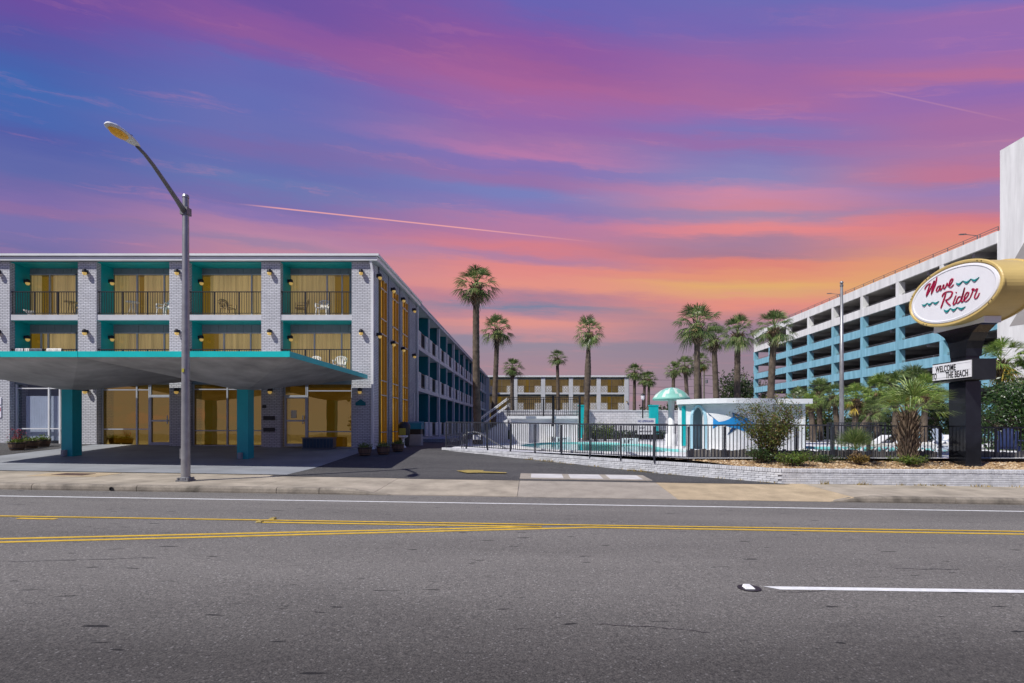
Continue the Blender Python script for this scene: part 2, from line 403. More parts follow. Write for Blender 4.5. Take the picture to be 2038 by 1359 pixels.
def inv_of(p):
    k = p.name
    if k not in INV:
        m = Matrix.LocRotScale(p.location, p.rotation_euler, p.scale)
        if p.parent: m = Matrix.LocRotScale(p.parent.location, p.parent.rotation_euler, p.parent.scale) @ p.matrix_parent_inverse @ m
        INV[k] = m.inverted()
    return INV[k]
def tag(o, label=None, cat=None, group=None, kind=None):
    if label: o['label'] = label
    if cat: o['category'] = cat
    if group: o['group'] = group
    if kind: o['kind'] = kind
    return o
def thing(name, loc, label, cat, group=None):
    o = bpy.data.objects.new(name, None); COL.objects.link(o); o.location = loc; o.empty_display_size = .2
    return tag(o, label, cat, group)

# ---------------------------------------------------------------- terrain
def tilt(x): return -.0152*max(-30., min(30., x))
def lerp_pts(y, pts):
    if y <= pts[0][0]: return pts[0][1]
    for (a, u), (b, w) in zip(pts[:-1], pts[1:]):
        if y <= b: return u+(w-u)*(y-a)/(b-a)
    return pts[-1][1]
def z_road(x, y): return lerp_pts(y, [(-40,-.15),(0,.0),(6,.045),(9.4,.065),(12.4,0),(13.6,-.012)])+tilt(x)
def sstep(a, b, x):
    t = max(0., min(1., (x-a)/(b-a))); return t*t*(3-2*t)
def kerb_f(x): return 1-sstep(-4.9, -3.6, x)*(1-sstep(7.6, 8.6, x))
def z_walk(x, y): return (.14*kerb_f(x)-.008*(1-kerb_f(x)))*(1-(y-13.6)/2.8)+.175*(y-13.6)/2.8+tilt(x)
def z_lot(x, y): return lerp_pts(y, [(16.3,.17),(18.5,.21),(25,.60),(60,.62)])+tilt(x)
def P(px, py, y): return Vector(((px-PX)/F*y, y, EYE-(py-PY)/F*y))
def G(px, py, zf):
    y = 15.
    for _ in range(60):
        z = zf((px-PX)/F*y, y); y = .5*y+.5*F*(EYE-z)/(py-PY)
    return Vector(((px-PX)/F*y, y, zf((px-PX)/F*y, y)))
def sheet(name, mat, xl, xr, y0, y1, nx, ny, zf, dz=0., thick=0., parent=None):
    b = MB(); fl = lambda f, y: f(y) if callable(f) else f
    for j in range(ny+1):
        y = y0+(y1-y0)*j/ny; a, c = fl(xl, y), fl(xr, y)
        for i in range(nx+1):
            x = a+(c-a)*i/nx; b.v.append((x, y, zf(x, y)+dz))
    w = nx+1
    for j in range(ny):
        for i in range(nx):
            k = j*w+i; b.f.append((k, k+1, k+1+w, k+w)); b.mi.append(0)
    if thick:
        n = len(b.v); b.v += [(x, y, z-thick) for x, y, z in b.v]
        ring = [i for i in range(w)]+[j*w+nx for j in range(1, ny+1)]+[ny*w+i for i in range(nx-1, -1, -1)]+[j*w for j in range(ny-1, 0, -1)]
        for a, c in zip(ring, ring[1:]+ring[:1]): b.f.append((a, a+n, c+n, c)); b.mi.append(0)
    return b.build(name, mat, parent)
# ================================================================ ground, road, pavement
WA, WB = Vector((-4.3, 25.0, 0)), Vector((7.64, 16.2, 0))          # the low brick wall: drive side, then along the street
def diag_x(y): return WA.x+(WB.x-WA.x)*(WA.y-y)/(WA.y-WB.y)
ground = tag(sheet('ground', 'lot_asphalt', -250, 330, 25.0, 700, 110, 80, z_lot, -.012), kind='structure')
sheet('near_lot', 'lot_asphalt', -250, 330, 16.25, 25.01, 60, 36, z_lot, -.03, 0, ground)
def zg_near(x, y): return z_lot(x, y) if y > 16.3 else z_walk(x, y)
fg = tag(sheet('driveway', 'lot_asphalt', -8, diag_x, 16.05, 26, 40, 40, zg_near, .012), kind='structure')
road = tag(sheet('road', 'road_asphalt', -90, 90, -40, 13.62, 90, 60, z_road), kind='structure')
fc = tag(sheet('forecourt', 'fore_concrete', -34, -7.65, 16.42, 25.4, 30, 30, z_lot, .022), kind='structure')
tag(sheet('side_patch', 'lot_asphalt', -34, -20.7, 19.3, 25.2, 10, 10, z_lot, .03), kind='structure')  # darker patch of ground at the left end of the facade
deck_z = .72
tag(sheet('pool_deck', 'deck_white', lambda y: diag_x(y)+.12 if y < 24.9 else -4.1, 30, 18.0, 52, 8, 40, lambda x, y: deck_z, 0), kind='structure')

walk = sheet('sidewalk', 'mortar', -60, 60, 13.66, 16.4, 160, 8, z_walk, -.02); tag(walk, kind='structure')
def slab(x0, x1, y0, y1, mat, dz=.006, nx=8):
    return sheet('sidewalk_slab', mat, x0+.006, x1-.006, y0+.006, y1-.006, nx, 6, z_walk if y1 < 16.6 else zg_near, dz, .03, walk)
x = -43.
while x < -.45:
    e = min(x+rng.choice((3.1, 3.4, 4.4)), -.4)
    if -.4-e < 1: e = -.4
    slab(x, e, 13.66, 16.38, 'walk_concrete'); x = e
slab(-.4, 3.75, 13.6, 16.3, 'walk_aggregate', nx=14)
slab(3.75, 8.3, 13.6, 16.25, 'walk_yellow', nx=18)
x = 8.3
while x < 40:
    slab(x, x+3.6, 13.66, 16.2, 'walk_concrete', nx=12); x += 3.6
sheet('sidewalk_slab', 'walk_aggregate', -.4, 3.7, 16.31, 17.75, 10, 6, zg_near, .03, .05, walk)
for i in range(3):
    x0 = -.05+i*1.24
    lid = sheet('vault_lid', 'vault_lid', x0, x0+1.02, 16.5, 17.6, 3, 3, zg_near, .04, .03, walk)
sheet('manhole_frame', 'walk_yellow', -14.6, -12.6, 15.2, 16.2, 6, 3, z_walk, .012, .02, walk)
sheet('manhole_plate', 'rust', -14.1, -13.2, 15.45, 15.95, 4, 3, z_walk, .02, .02, walk)

kerb = tag(bpy.data.objects.new('kerb', None), kind='structure'); COL.objects.link(kerb)
def kerb_stone(x0, x1):
    b = MB(); n = 6
    prof = [(13.60, -.16), (13.575, .02), (13.585, .09), (13.61, .125), (13.65, .14), (13.74, .143), (13.74, -.1)]
    for i in range(n+1):
        xx = x0+.008+(x1-x0-.016)*i/n; f = kerb_f(xx)
        for (yy, zz) in prof: b.v.append((xx, yy, (zz if zz < 0 else zz*f-.012*(1-f)+.008)+tilt(xx)))
    m = len(prof)
    for i in range(n):
        for j in range(m-1):
            k = i*m+j; b.f.append((k, k+1, k+1+m, k+m)); b.mi.append(0)
    b.f.append(tuple(range(m))); b.f.append(tuple(range(n*m, n*m+m))); b.mi += [0, 0]
    b.build('kerb_stone', 'kerb_concrete', kerb)
x = -40.
for e in [-36,-32,-28,-24,-20,-16.2,-12.9,-10.2,-6.6,-5.5,-3.7]: kerb_stone(x, e); x = e
x = 7.7
for e in [10.9, 14.1, 17.3, 20.5, 24, 28, 32, 36]: kerb_stone(x, e); x = e

def stripe(p0, p1, w, mat, skew=0., name='lane_marking'):
    p0, p1 = G(*p0, z_road), G(*p1, z_road); b = MB(); n = 24
    for i in range(n+1):
        p = p0.lerp(p1, i/n)
        for s in (-1, 1):
            y = p.y+s*w/2; xx = p.x+(skew*-s if i in (0, n) else 0); b.v.append((xx, y, z_road(xx, y)+.005))
    for i in range(n): b.f.append((2*i, 2*i+2, 2*i+3, 2*i+1)); b.mi.append(0)
    b.build(name, mat, road)
stripe((-700, 976.5), (2700, 1028), .11, 'white_line')
stripe((1535, 1170.5), (2500, 1184), .11, 'white_line', .07)
stripe((-600, 1017.5), (1090, 1044), .10, 'yellow_line'); stripe((35, 1031.8), (112, 1033), .10, 'yellow_line')
stripe((520, 1039.4), (1078, 1048.6), .10, 'yellow_line')
stripe((-500, 1084), (1078, 1048.2), .10, 'yellow_line'); stripe((-500, 1092), (1180, 1049.6), .10, 'yellow_line')
stripe((1090, 1044), (2700, 1067.5), .10, 'yellow_line'); stripe((1180, 1049.6), (2700, 1074), .10, 'yellow_line')
def reflector(px, py, label, s=1., mt='white_line'):
    p = G(px, py, z_road); b = MB()
    b.lathe([(.0, .006), (.13*s, .006)], 14, p); r = b.build('road_marker', 'matte_black'); r.location.z += .002
    m = MB(); m.extrude([(p.x-.06, p.y-.05, p.z+.008), (p.x+.05, p.y-.05, p.z+.008), (p.x+.03, p.y-.03, p.z+.03), (p.x-.04, p.y-.03, p.z+.03)], (0, .1, 0))
    m.build('reflector', mt, r); tag(r, label, 'road marker', 'road markers')
reflector(1491, 1171, 'white raised road marker on a black patch before the dashed lane line')
reflector(517, 1039.5, 'small raised marker between the yellow lines near the lamp post', .4, 'yellow_faded')
reflector(543, 1033.5, 'small raised marker on far side of the yellow line near the lamp post', .4, 'yellow_faded')
def tar_seam(p0, p1, w, seed):
    r = random.Random(seed); p0, p1 = G(*p0, z_road), G(*p1, z_road); b = MB(); n = 40; o = 0
    for i in range(n+1):
        p = p0.lerp(p1, i/n); o += r.uniform(-.012, .012); ww = w*r.uniform(.4, 1.)*min(1, i/4+.1, (n-i)/4+.1)
        for q in (-1, 1): b.v.append((p.x, p.y+o+q*ww, z_road(p.x, p.y)+.004))
    for i in range(n): b.f.append((2*i, 2*i+2, 2*i+3, 2*i+1)); b.mi.append(0)
    b.build('tar_seam', 'matte_black', road)
tar_seam((1775, 1131), (1915, 1134), .008, 1); tar_seam((1540, 1179), (1660, 1181), .006, 2); tar_seam((2, 1118), (330, 1113), .007, 3); tar_seam((1180, 1240), (1420, 1262), .006, 4); tar_seam((640, 1205), (700, 1150), .006, 5)
dr = MB(); p = G(243, 974, z_road); dr.lathe([(0, 0), (.05, 0), (.05, .02)], 10); link('drain_hole', dr.mesh('drain_hole', 'matte_black'), kerb, (p.x, 13.575, p.z+.06), (R(90), 0, 0))
arrow = MB()
a0 = [G(px, py, zg_near) for px, py in ((908,939),(930,937.5),(962,938),(962,940),(1008,942.5),(1008,944),(955,943),(930,943.5))]
arrow.quad(*[(p.x, p.y, p.z+.045) for p in a0]); arrow.build('painted_arrow', 'yellow_faded', fg)

# ---------------- low painted brick walls, brick by brick
BRK = {}
def brick_mesh(w, d, h, mat):
    k = (round(w, 3), round(d, 3), round(h, 3), mat)
    if k not in BRK:
        bm = bmesh.new(); bmesh.ops.create_cube(bm, size=1); bmesh.ops.scale(bm, vec=(w, d, h), verts=bm.verts)
        bmesh.ops.bevel(bm, geom=bm.edges[:], offset=.004, segments=1, affect='EDGES')
        me = bpy.data.meshes.new('brick'); bm.to_mesh(me); bm.free(); me.materials.append(M[mat]); BRK[k] = me
    return BRK[k]
def low_wall(p0, p1, zt0, zt1, zb0, zb1, label, cap_group=300):
    d = (p1-p0); d.z = 0; L = d.length; d.normalize(); nrm = Vector((d.y, -d.x, 0)); ang = math.atan2(d.y, d.x)
    root = thing('brick_wall', (p0+p1)/2+Vector((0, 0, (zb0+zb1)/2)), label, 'wall')
    core = MB(); a = p0-nrm*.03; c = p1-nrm*.03
    core.extrude([(a.x, a.y, zb0-.1), (c.x, c.y, zb1-.1), (c.x, c.y, zt1-.05), (a.x, a.y, zt0-.05)], -nrm*.2)
    core.build('wall_core', 'mortar', root)
    n = int(L/.078)
    me = [brick_mesh(.070, .30, .105, m) for m in ('planter_brick', 'planter_brick_b')]
    for i in range(n):
        u = (i+.5)/n; p = p0.lerp(p1, u)-nrm*(.135-rng.uniform(-.003, .003)); zt = zt0+(zt1-zt0)*u
        link('cap_brick', rng.choice(me), root, (p.x, p.y, zt-.0525+rng.uniform(-.003, .003)), (0, rng.uniform(-.01, .01)-math.atan2(zt1-zt0, L)*0, ang))
    row = 0; zoff = .115
    me = [brick_mesh(.217, .1, .059, m) for m in ('planter_brick', 'planter_brick_b')]; mh = [brick_mesh(.104, .1, .059, m) for m in ('planter_brick', 'planter_brick_b')]
    cnt = 0
    while row < 8:
        s = -.1125 if row % 2 else 0.; k = 0
        while s+.1125 < L:
            u = (s+.1125)/L; zt = zt0+(zt1-zt0)*u; zb = zb0+(zb1-zb0)*u; z = zt-zoff-.034-row*.068
            if z > zb-.04 and s > -.05:
                q = p0+d*(s+.1125)-nrm*(.05+rng.uniform(-.003, .002))
                link('brick', rng.choice(me), root, (q.x, q.y, z), (0, 0, ang)); cnt += 1
            elif z > zb-.04:
                q = p0+d*.054-nrm*.052; link('brick', rng.choice(mh), root, (q.x, q.y, z), (0, 0, ang)); cnt += 1
            s += .225
        row += 1
    return root
low_wall(WA, WB, .79, .50, z_lot(WA.x, 25)-.02, z_walk(WB.x, 16.2)-.02, 'low white painted brick wall running diagonally along the driveway below the pool fence')
street_wall = low_wall(WB+Vector((.02,0,0)), Vector((17.4, 16.2, 0)), .50, .45, z_walk(7.6, 16.2)-.02, z_walk(17.4, 16.2)-.02, 'low grey painted brick wall along the sidewalk below the oval sign')
wl = MB(); wl.box(17.42, 30, 16.2, 16.5, -.6, .44); wl.build('wall_extension', 'white_brick', street_wall)
# ---------------- gravel bed
def gx(y): return diag_x(y)+.28
def z_grav(x, y): return .46+.20*sstep(16.4, 18.3, y)-.008*(x-6)
gb = tag(sheet('gravel_bed', 'gravel_bed', gx, 30, 16.42, 18.6, 40, 12, z_grav), kind='structure')
st = MB()
tmpl = []
for k in range(6):
    bm = bmesh.new(); bmesh.ops.create_icosphere(bm, subdivisions=1, radius=1); r2 = random.Random(k)
    vs = [tuple(v.co*r2.uniform(.75, 1.15)) for v in bm.verts]; fs = [tuple(v.index for v in f.verts) for f in bm.faces]; tmpl.append((vs, fs)); bm.free()
for _ in range(7200):
    y = 16.46+rng.random()**1.2*2.1; x = gx(y)+rng.random()*(18.5-gx(y)); s = rng.uniform(.016, .038)
    vs, fs = rng.choice(tmpl); i = len(st.v); z = z_grav(x, y)+s*.25; a = rng.uniform(0, 6.3); ca, sa = math.cos(a), math.sin(a); e = rng.uniform(1., 1.7)
    st.v += [(x+(vx*e*ca-vy*sa)*s, y+(vx*e*sa+vy*ca)*s, z+vz*s*.6) for vx, vy, vz in vs]
    st.f += [tuple(i+q for q in f) for f in fs]
leaf_material('gravel_stone', [(0,(.16,.09,.045)),(.4,(.40,.26,.13)),(.75,(.58,.42,.24)),(1,(.70,.60,.45))], 0., .85)
tag(link('gravel_stones', st.rawmesh('gravel_stones', 'gravel_stone')), 'tan and brown gravel stones spread between the brick wall and the fence', 'gravel', kind='stuff')
# ================================================================ motel, street block
FY = 25.0; SP = F/FY
def fx(px): return (px-PX)/SP
def fz(py): return EYE-(py-PY)/SP
def zby(py, y): return EYE-(py-PY)/F*y
Z2, Z3, ZE = 4.35, 7.09, 9.60
SIDE = -7.5
motel = thing('motel_building', (-16, 27, .6), 'three storey white brick motel block with amber windows and teal balconies', 'building')
COLS = [(-392,-354), (-210,-172), (-20,19), (155,192), (337,375), (520,558), (700,741)]
BAYS = [(COLS[i][1], COLS[i+1][0]) for i in range(6)]
for a, c in COLS:
    b = MB(); b.box(fx(a), fx(c), FY, FY+1.02, .2, ZE); b.build('brick_column', 'white_brick', motel)
# roof, fascia, gutter
b = MB(); b.box(-35, SIDE+.12, FY-.10, 48, ZE+.02, 9.78); b.build('roof', 'slab_grey', motel)
b = MB(); b.box(-35, SIDE+.2, FY-.20, FY-.102, 9.60, 9.765); b.build('fascia', 'fascia_white', motel)
b = MB(); b.box(-35, SIDE+.28, FY-.28, FY-.04, 9.80, 9.90); b.build('gutter', 'fascia_white', motel)
b = MB(); b.box(SIDE+.122, SIDE+.2, FY-.101, 34.4, 9.60, 9.765); b.build('fascia', 'fascia_white', motel)
b = MB(); b.box(SIDE-.05, SIDE+.28, FY-.039, 34.5, 9.80, 9.90); b.build('gutter', 'fascia_white', motel)
# inner partition behind the balconies closes the rooms and glows amber as if lit
b = MB(); b.box(-35, SIDE-.4, 27.6, 27.8, .2, ZE); b.build('inner_wall', 'room_glow', motel)
b = MB(); b.box(-35, -34.8, FY+.3, 48, .2, ZE); b.build('end_wall', 'grey_brick', motel)

lan_hood = MB(); lan_hood.lathe([(.0,.17),(.05,.165),(.085,.13),(.1,.06),(.1,.0),(.0,.0)], 10, (0,0,0)); lan_hood.box(-.06,.06,.05,.16,-.02,.14)
lan_hood = lan_hood.mesh('wall_lantern', 'black_metal')
lan_glob = MB(); lan_glob.lathe([(.0,-.13),(.05,-.12),(.085,-.07),(.092,-.001)], 10); lan_glob = lan_glob.mesh('globe', 'lantern_globe', True)
def lantern(parent, x, y, z, rz=0.):
    # flat back plate points to the wall (local +y)
    o = Vector((0, -.15, 0)); o.rotate(Matrix.Rotation(rz, 3, 'Z'))
    h = link('wall_lantern', lan_hood, parent, (x+o.x, y+o.y, z), (0, 0, rz)); g = link('globe', lan_glob, h, (x+o.x, y+o.y, z), (0, 0, rz))

bal_mesh = {}
def railing(parent, x0, x1, y, z, h=1.12, step=.115, posts=(.34, .68)):
    r = MB(); r.box(x0, x1, y-.025, y+.025, z+h-.04, z+h); r.box(x0, x1, y-.015, y+.015, z+.07, z+.10)
    rail = r.build('railing', 'black_metal', parent)
    k = round(h, 2)
    if k not in bal_mesh:
        m = MB(); m.box(-.008, .008, -.008, .008, .10, h-.04); bal_mesh[k] = m.mesh('baluster', 'black_metal')
        m = MB(); m.box(-.026, .026, -.022, .022, 0, h-.04); bal_mesh[k, 1] = m.mesh('post', 'black_metal')
    n = int((x1-x0)/step)
    for i in range(n): link('baluster', bal_mesh[k], rail, (x0+(i+.5)*(x1-x0)/n, y, z))
    for p in posts: link('post', bal_mesh[k, 1], rail, (x0+p*(x1-x0), y, z))
    return rail

def curtain_strip(b, x0, x1, y, z0, z1, amp=.035, wl=.16):
    n = max(4, int((x1-x0)/.03)); i0 = len(b.v); ph = rng.uniform(0, 6)
    for i in range(n+1):
        x = x0+(x1-x0)*i/n; w = math.sin(x*2*math.pi/wl+ph+.8*math.sin(x*3.1))*amp+math.sin(x*9.)*amp*.5
        b.v += [(x, y+w, z0), (x, y+w*.7, z1)]
    for i in range(n): k = i0+2*i; b.f.append((k, k+2, k+3, k+1)); b.mi.append(0)

BY = FY+1.0                                             # back wall of the balconies
# windows: mullion pixels (measured at the back wall), curtain spans as fractions
WIN = {0: {3: ([49, 99, 150], [(.0,.28),(.5,1.)]), 2: ([52, 82, 96, 150], [(.3,1.)])},
       1: {3: ([221, 273, 327, 345], [(0,.42),(.5,1.)]), 2: ([220, 273, 327, 345], [(0,1.)])},
       2: {3: ([397, 501, 524], [(.14,1.)]), 2: ([396, 446, 499, 524], [(.28,1.)])},
       3: {3: ([573, 651, 681, 695], [(0,.75)]), 2: ([573, 626, 680, 697], [(0,1.)])}}
for bi, (a, c) in enumerate(BAYS):
    x0, x1 = fx(a), fx(c)
    for fl, (zf, zc) in ((3, (Z3, ZE)), (2, (Z2, Z3-.26))):
        s = MB(); s.box(x0-.02, x1+.02, FY+.03, BY+1.6, zf-.26, zf); s.build('balcony_slab', 'slab_grey', motel)
        t = MB(); t.box(x0+.001, x1-.001, FY+.06, BY, zc-.03, zc-.001); t.build('balcony_ceiling', 'teal_bright', motel)
        t = MB(); t.box(x0+.001, x0+.02, FY+.26, BY, zf+.001, zc-.03); t.build('side_panel', 'teal_bright', motel)
        t = MB(); t.box(x1-.02, x1-.001, FY+.26, BY, zf+.001, zc-.03); t.build('side_panel', 'teal_bright', motel)
        railing(motel, x0, x1, FY+.10, zf)
        k = bi-2
        wz = zf+2.16 if fl == 3 else zf+2.02
        if k in WIN: mul, cur = WIN[k][fl]
        else: mul, cur = [a+30, a+80, a+132], [(0, 1)]
        mx = [(p-PX)/F*BY for p in mul]; mx[-1] = min(mx[-1], x1-.02)
        # siding boards over and beside the window
        w = MB(); w.box(x0+.02, mx[0]-.03, BY+.01, BY+.08, zf, wz); w.build('back_wall', 'siding', motel)
        if mx[-1] < x1-.1: w = MB(); w.box(mx[-1]+.001, x1-.018, BY+.012, BY+.08, zf, wz); w.build('back_wall', 'siding', motel)
        bx = x0+.02
        while bx < x1-.05:
            e = min(bx+.41, x1-.02); w = MB(); w.box(bx+.006, e-.006, BY-.012, BY+.06, wz+.04, zc-.031); w.build('siding_board', 'siding', motel); bx = e
        wb = MB(); wb.box(x0+.02, x1-.02, BY+.061, BY+.10, wz, zc-.031); wb.build('siding_backing', 'frame_dark', motel)
        # window: frame, panes, curtain, glowing room
        f = MB(); f.box(mx[0]-.03, mx[-1], BY-.02, BY+.06, wz, wz+.04); f.box(mx[0]-.03, mx[-1], BY-.02, BY+.06, zf+.001, zf+.05)
        for m in mx[:-1]: f.box(m-.03, m+.03, BY-.018, BY+.058, zf+.05, wz)
        win = f.build('window', 'frame_grey', motel)
        for m0, m1 in zip(mx[:-1], mx[1:]):
            g = MB(); g.box(m0+.03, m1-.03, BY+.015, BY+.025, zf+.05, wz); g.build('pane', 'amber_glass', win)
        q = MB(); W = mx[-1]-mx[0]
        for u, v in cur: curtain_strip(q, mx[0]+u*W, mx[0]+v*W, BY+.16, zf+.02, wz+.02)
        link('curtain', q.mesh('curtain', 'curtain', True), win)
    # column lanterns
for a, c in COLS:
    for py in (543, 662): lantern(motel, (fx(a)+fx(c))/2, FY, fz(py)-.02)
for a, c in BAYS[2:]:
    for py in (552, 667):
        lantern(motel, fx(a)+.02, FY+.72, fz(py)-.05, R(90))

# ---------------- street level
SY = FY+.30
def storefront(px0, px1, mul, rails, glass, top, bottom, back='room_glow', frame='frame_grey', skip=()):
    x0, x1 = fx(px0), fx(px1); z0, z1 = fz(bottom), fz(top)
    f = MB(); ms = [fx(m) for m in mul]
    for m in ms: f.box(m-.035, m+.035, SY-.05, SY+.05, z0, z1)
    f.box(x0, x1, SY-.045, SY+.045, z0-.05, z0); f.box(x0, x1, SY-.045, SY+.045, z1, z1+.06)
    for r in rails: f.box(x0, x1, SY-.04, SY+.04, fz(r)-.025, fz(r)+.025)
    w = f.build('window', frame, motel)
    zs = [z0]+sorted(fz(r) for r in rails)+[z1]
    for m0, m1 in zip(ms[:-1], ms[1:]):
        for a, c in zip(zs[:-1], zs[1:]):
            g = MB(); g.box(m0+.035, m1-.035, SY-.006, SY+.006, a+.026, c-.026); g.build('pane', glass, w)
    return w
for (a, c) in BAYS:
    h = MB(); h.box(fx(a), fx(c), SY-.06, BY+1.5, 3.80, Z2-.262); h.build('lintel', 'siding', motel)
storefront(-172, -20, [-170, -100, -22], [773, 854], 'amber_mirror', 760, 887)
w = storefront(19, 155, [22, 87, 109], [772, 853], 'clear_glass', 761, 886, frame='fascia_white')
bl = MB()
for i in range(30):
    x = fx(36)+i*.082
    if x > fx(108): break
    bl.bar((x, SY+.14, fz(877)), (x, SY+.14, fz(787)), .075, .008)
bl.build('vertical_blind', 'blind_white', w)
bw = MB(); bw.box(fx(19), fx(112), SY+.6, SY+.65, .5, 3.9); bw.build('room_backdrop', 'frame_dark', w)
def door(px0, px1, top, bottom, glass, frame='frame_grey', notice=True):
    x0, x1, z0, z1 = fx(px0), fx(px1), fz(bottom), fz(top); f = MB(); zm = fz(837)
    for m in (x0, x1): f.box(m-.045, m+.045, SY-.07, SY+.05, z0, z1+.06)
    f.box(x0+.045, x1-.045, SY-.068, SY+.048, z1-.03, z1+.06); f.box(x0+.045, x1-.045, SY-.066, SY+.046, z0, z0+.14); f.box(x0+.045, x1-.045, SY-.066, SY+.046, zm-.04, zm+.04)
    d = f.build('door', frame, motel)
    for a, c in ((z0+.14, zm-.04), (zm+.04, z1-.03)):
        g = MB(); g.box(x0+.045, x1-.045, SY-.01, SY, a, c); g.build('pane', glass, d)
    h = MB(); h.box(x1-.15, x1-.11, SY-.13, SY-.1, zm-.15, zm+.25); h.build('handle', 'frame_grey', d)
    if notice:
        g = MB(); g.box(x0+.25, x0+.52, SY-.022, SY-.012, zm+.12, zm+.50); g.build('notice', 'paper', d)
    return d
d = door(117, 152, 790, 886, 'clear_glass', 'fascia_white', False)
bl = MB()
for i in range(7): bl.bar((fx(127)+i*.09, SY+.14, fz(877)), (fx(127)+i*.09, SY+.14, fz(800)), .075, .008)
bl.build('vertical_blind', 'blind_white', d)
storefront(192, 290, [195, 264, 289], [775, 854], 'amber_mirror', 764, 886)
door(292, 333, 789, 886, 'amber_mirror', notice=False)
storefront(290, 337, [291.5, 334], [], 'amber_mirror', 764, 785)
storefront(375, 520, [378, 446, 518], [774, 857], 'amber_mirror', 764, 886)
door(563, 605, 791, 889, 'amber_mirror')
storefront(558, 606, [561, 605], [], 'amber_mirror', 764, 786)
storefront(605, 700, [607, 697], [777, 859], 'amber_mirror', 758, 890)
for z0, nm in ((828, 'mail_slot'), (851, 'mail_slot')):
    b = MB(); b.box(fx(526), fx(547), FY-.1, FY-.002, fz(z0+8), fz(z0)); b.build(nm, 'black_metal', motel)
b = MB(); b.box(fx(523), fx(530), FY-.05, FY-.002, fz(812), fz(806)); b.build('intercom', 'black_metal', motel)
b = MB(); b.box(fx(708), fx(728), FY-.03, FY-.002, fz(807), fz(800)); b.extrude([(fx(710), FY-.03, fz(800)), (fx(718), FY-.03, fz(794)), (fx(726), FY-.03, fz(800))], (0, .028, 0)); b.build('name_plaque', 'teal_dark', motel)
for px in (174, 355, 540, 718): lantern(motel, fx(px), FY, fz(779))
# left notice boards
b = MB(); b.box(fx(-12), fx(3.5), FY-.03, FY-.002, fz(805), fz(791)); b.build('notice', 'sign_white', motel)
n = MB(); n.box(fx(-14), fx(3.5), FY-.03, FY-.002, fz(831), fz(808)); n = n.build('notice', 'sign_white', motel)
b = MB(); b.box(fx(-10), fx(2.5), FY-.036, FY-.031, fz(818), fz(811)); b.build('print', 'paper_red', n)
# corner downspout
b = MB(); b.bar((fx(742), FY-.05, .78), (fx(742), FY-.05, 9.1), .10, .08); b.bar((fx(742), FY-.05, 9.1), (fx(739), FY-.12, 9.62), .10, .08); b.bar((fx(742), FY-.05, .80), (fx(746), FY-.2, .70), .10, .08)
b.build('downspout', 'fascia_white', motel)

# ---------------- side wall with three tall stair windows
TW = [(25.9, 27.15), (28.2, 29.5), (30.4, 31.75)]
ZB, ZT = .92, 9.13
edges = [FY+1.021]+[e for t_ in TW for e in t_]+[34.2]
edges[0] = FY+.6
b = MB()
for a, c in zip(edges[0::2], edges[1::2]):
    if a == edges[0]: a = FY+1.021-.0
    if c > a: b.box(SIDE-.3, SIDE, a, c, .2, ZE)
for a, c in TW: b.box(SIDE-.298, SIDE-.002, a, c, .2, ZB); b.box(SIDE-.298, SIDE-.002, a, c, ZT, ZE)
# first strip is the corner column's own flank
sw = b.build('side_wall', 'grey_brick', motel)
b = MB(); b.box(SIDE-1.0, SIDE-.9, 26.3, 34, .2, ZE); b.build('stair_backdrop', 'amber_lit', motel)
TR = [8.66, 7.15, 6.40, 4.07, 3.35, 1.5]
for a, c in TW:
    a2 = max(a, FY+1.03)
    f = MB(); mid = (a2+c)/2
    for y in (a2+.03, mid, c-.03): f.box(SIDE-.1, SIDE+.01, y-.03, y+.03, ZB, ZT)
    tw = f.build('window', 'frame_gold', motel)
    for z in TR: g = MB(); g.box(SIDE-.09, SIDE+.014, a2+.06, c-.06, z-.022, z+.022); g.build('transom', 'frame_grey', tw)
    zs = [ZB]+sorted(TR)+[ZT]
    for z0, z1 in zip(zs[:-1], zs[1:]):
        for y0, y1 in ((a2+.06, mid-.03), (mid+.03, c-.06)):
            g = MB(); g.box(SIDE-.06, SIDE-.05, y0, y1, z0+.022, z1-.022); g.build('pane', 'amber_glass', tw)
    q = MB(); n = 30
    for i in range(n+1):
        y = a2+.05+(c-a2-.1)*i/n; w_ = .03*math.sin(y*38); q.v += [(SIDE-.2+w_, y, ZB), (SIDE-.2+w_, y, ZT)]
    for i in range(n): q.f.append((2*i, 2*i+2, 2*i+3, 2*i+1)); q.mi.append(0)
    link('curtain', q.mesh('curtain', 'amber_lit', True), tw)
for y in (27.45, 29.75, 31.95, 33.9):
    b = MB(); b.box(SIDE+.001, SIDE+.03, y-.025, y+.025, .7, ZE); b.build('joint_strip', 'frame_dark', motel)
for y in (25.4, 27.95, 30.1, 32.9):
    for z in (8.98, 6.15): lantern(motel, SIDE, y, z, R(90))

# ================================================================ side wing with open galleries
WY0, UNIT, NU = 34.2, 3.975, 13
WEND = WY0+UNIT*NU
wing = thing('motel_wing', (-8.2, 60, .6), 'long three storey motel side wing with teal galleries and white pierced screens', 'building')
b = MB(); b.box(-30, SIDE+.10, WY0+.31, WEND+8, ZE+.022, 9.775); b.build('roof', 'wing_grey', wing)
b = MB(); b.box(SIDE+.101, SIDE+.17, WY0+.31, WEND, 9.58, 9.76); b.build('fascia', 'wing_grey', wing)
b = MB(); b.box(SIDE-.05, SIDE+.20, WY0+.32, WEND, 9.78, 9.86); b.build('gutter', 'wing_grey', wing)
b = MB(); b.box(SIDE-1.6, SIDE-1.5, WY0+.01, WEND, .2, ZE); b.build('back_wall', 'teal_dark', wing)
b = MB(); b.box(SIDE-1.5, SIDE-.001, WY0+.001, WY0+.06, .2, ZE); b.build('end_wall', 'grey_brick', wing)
ZW1 = 1.05
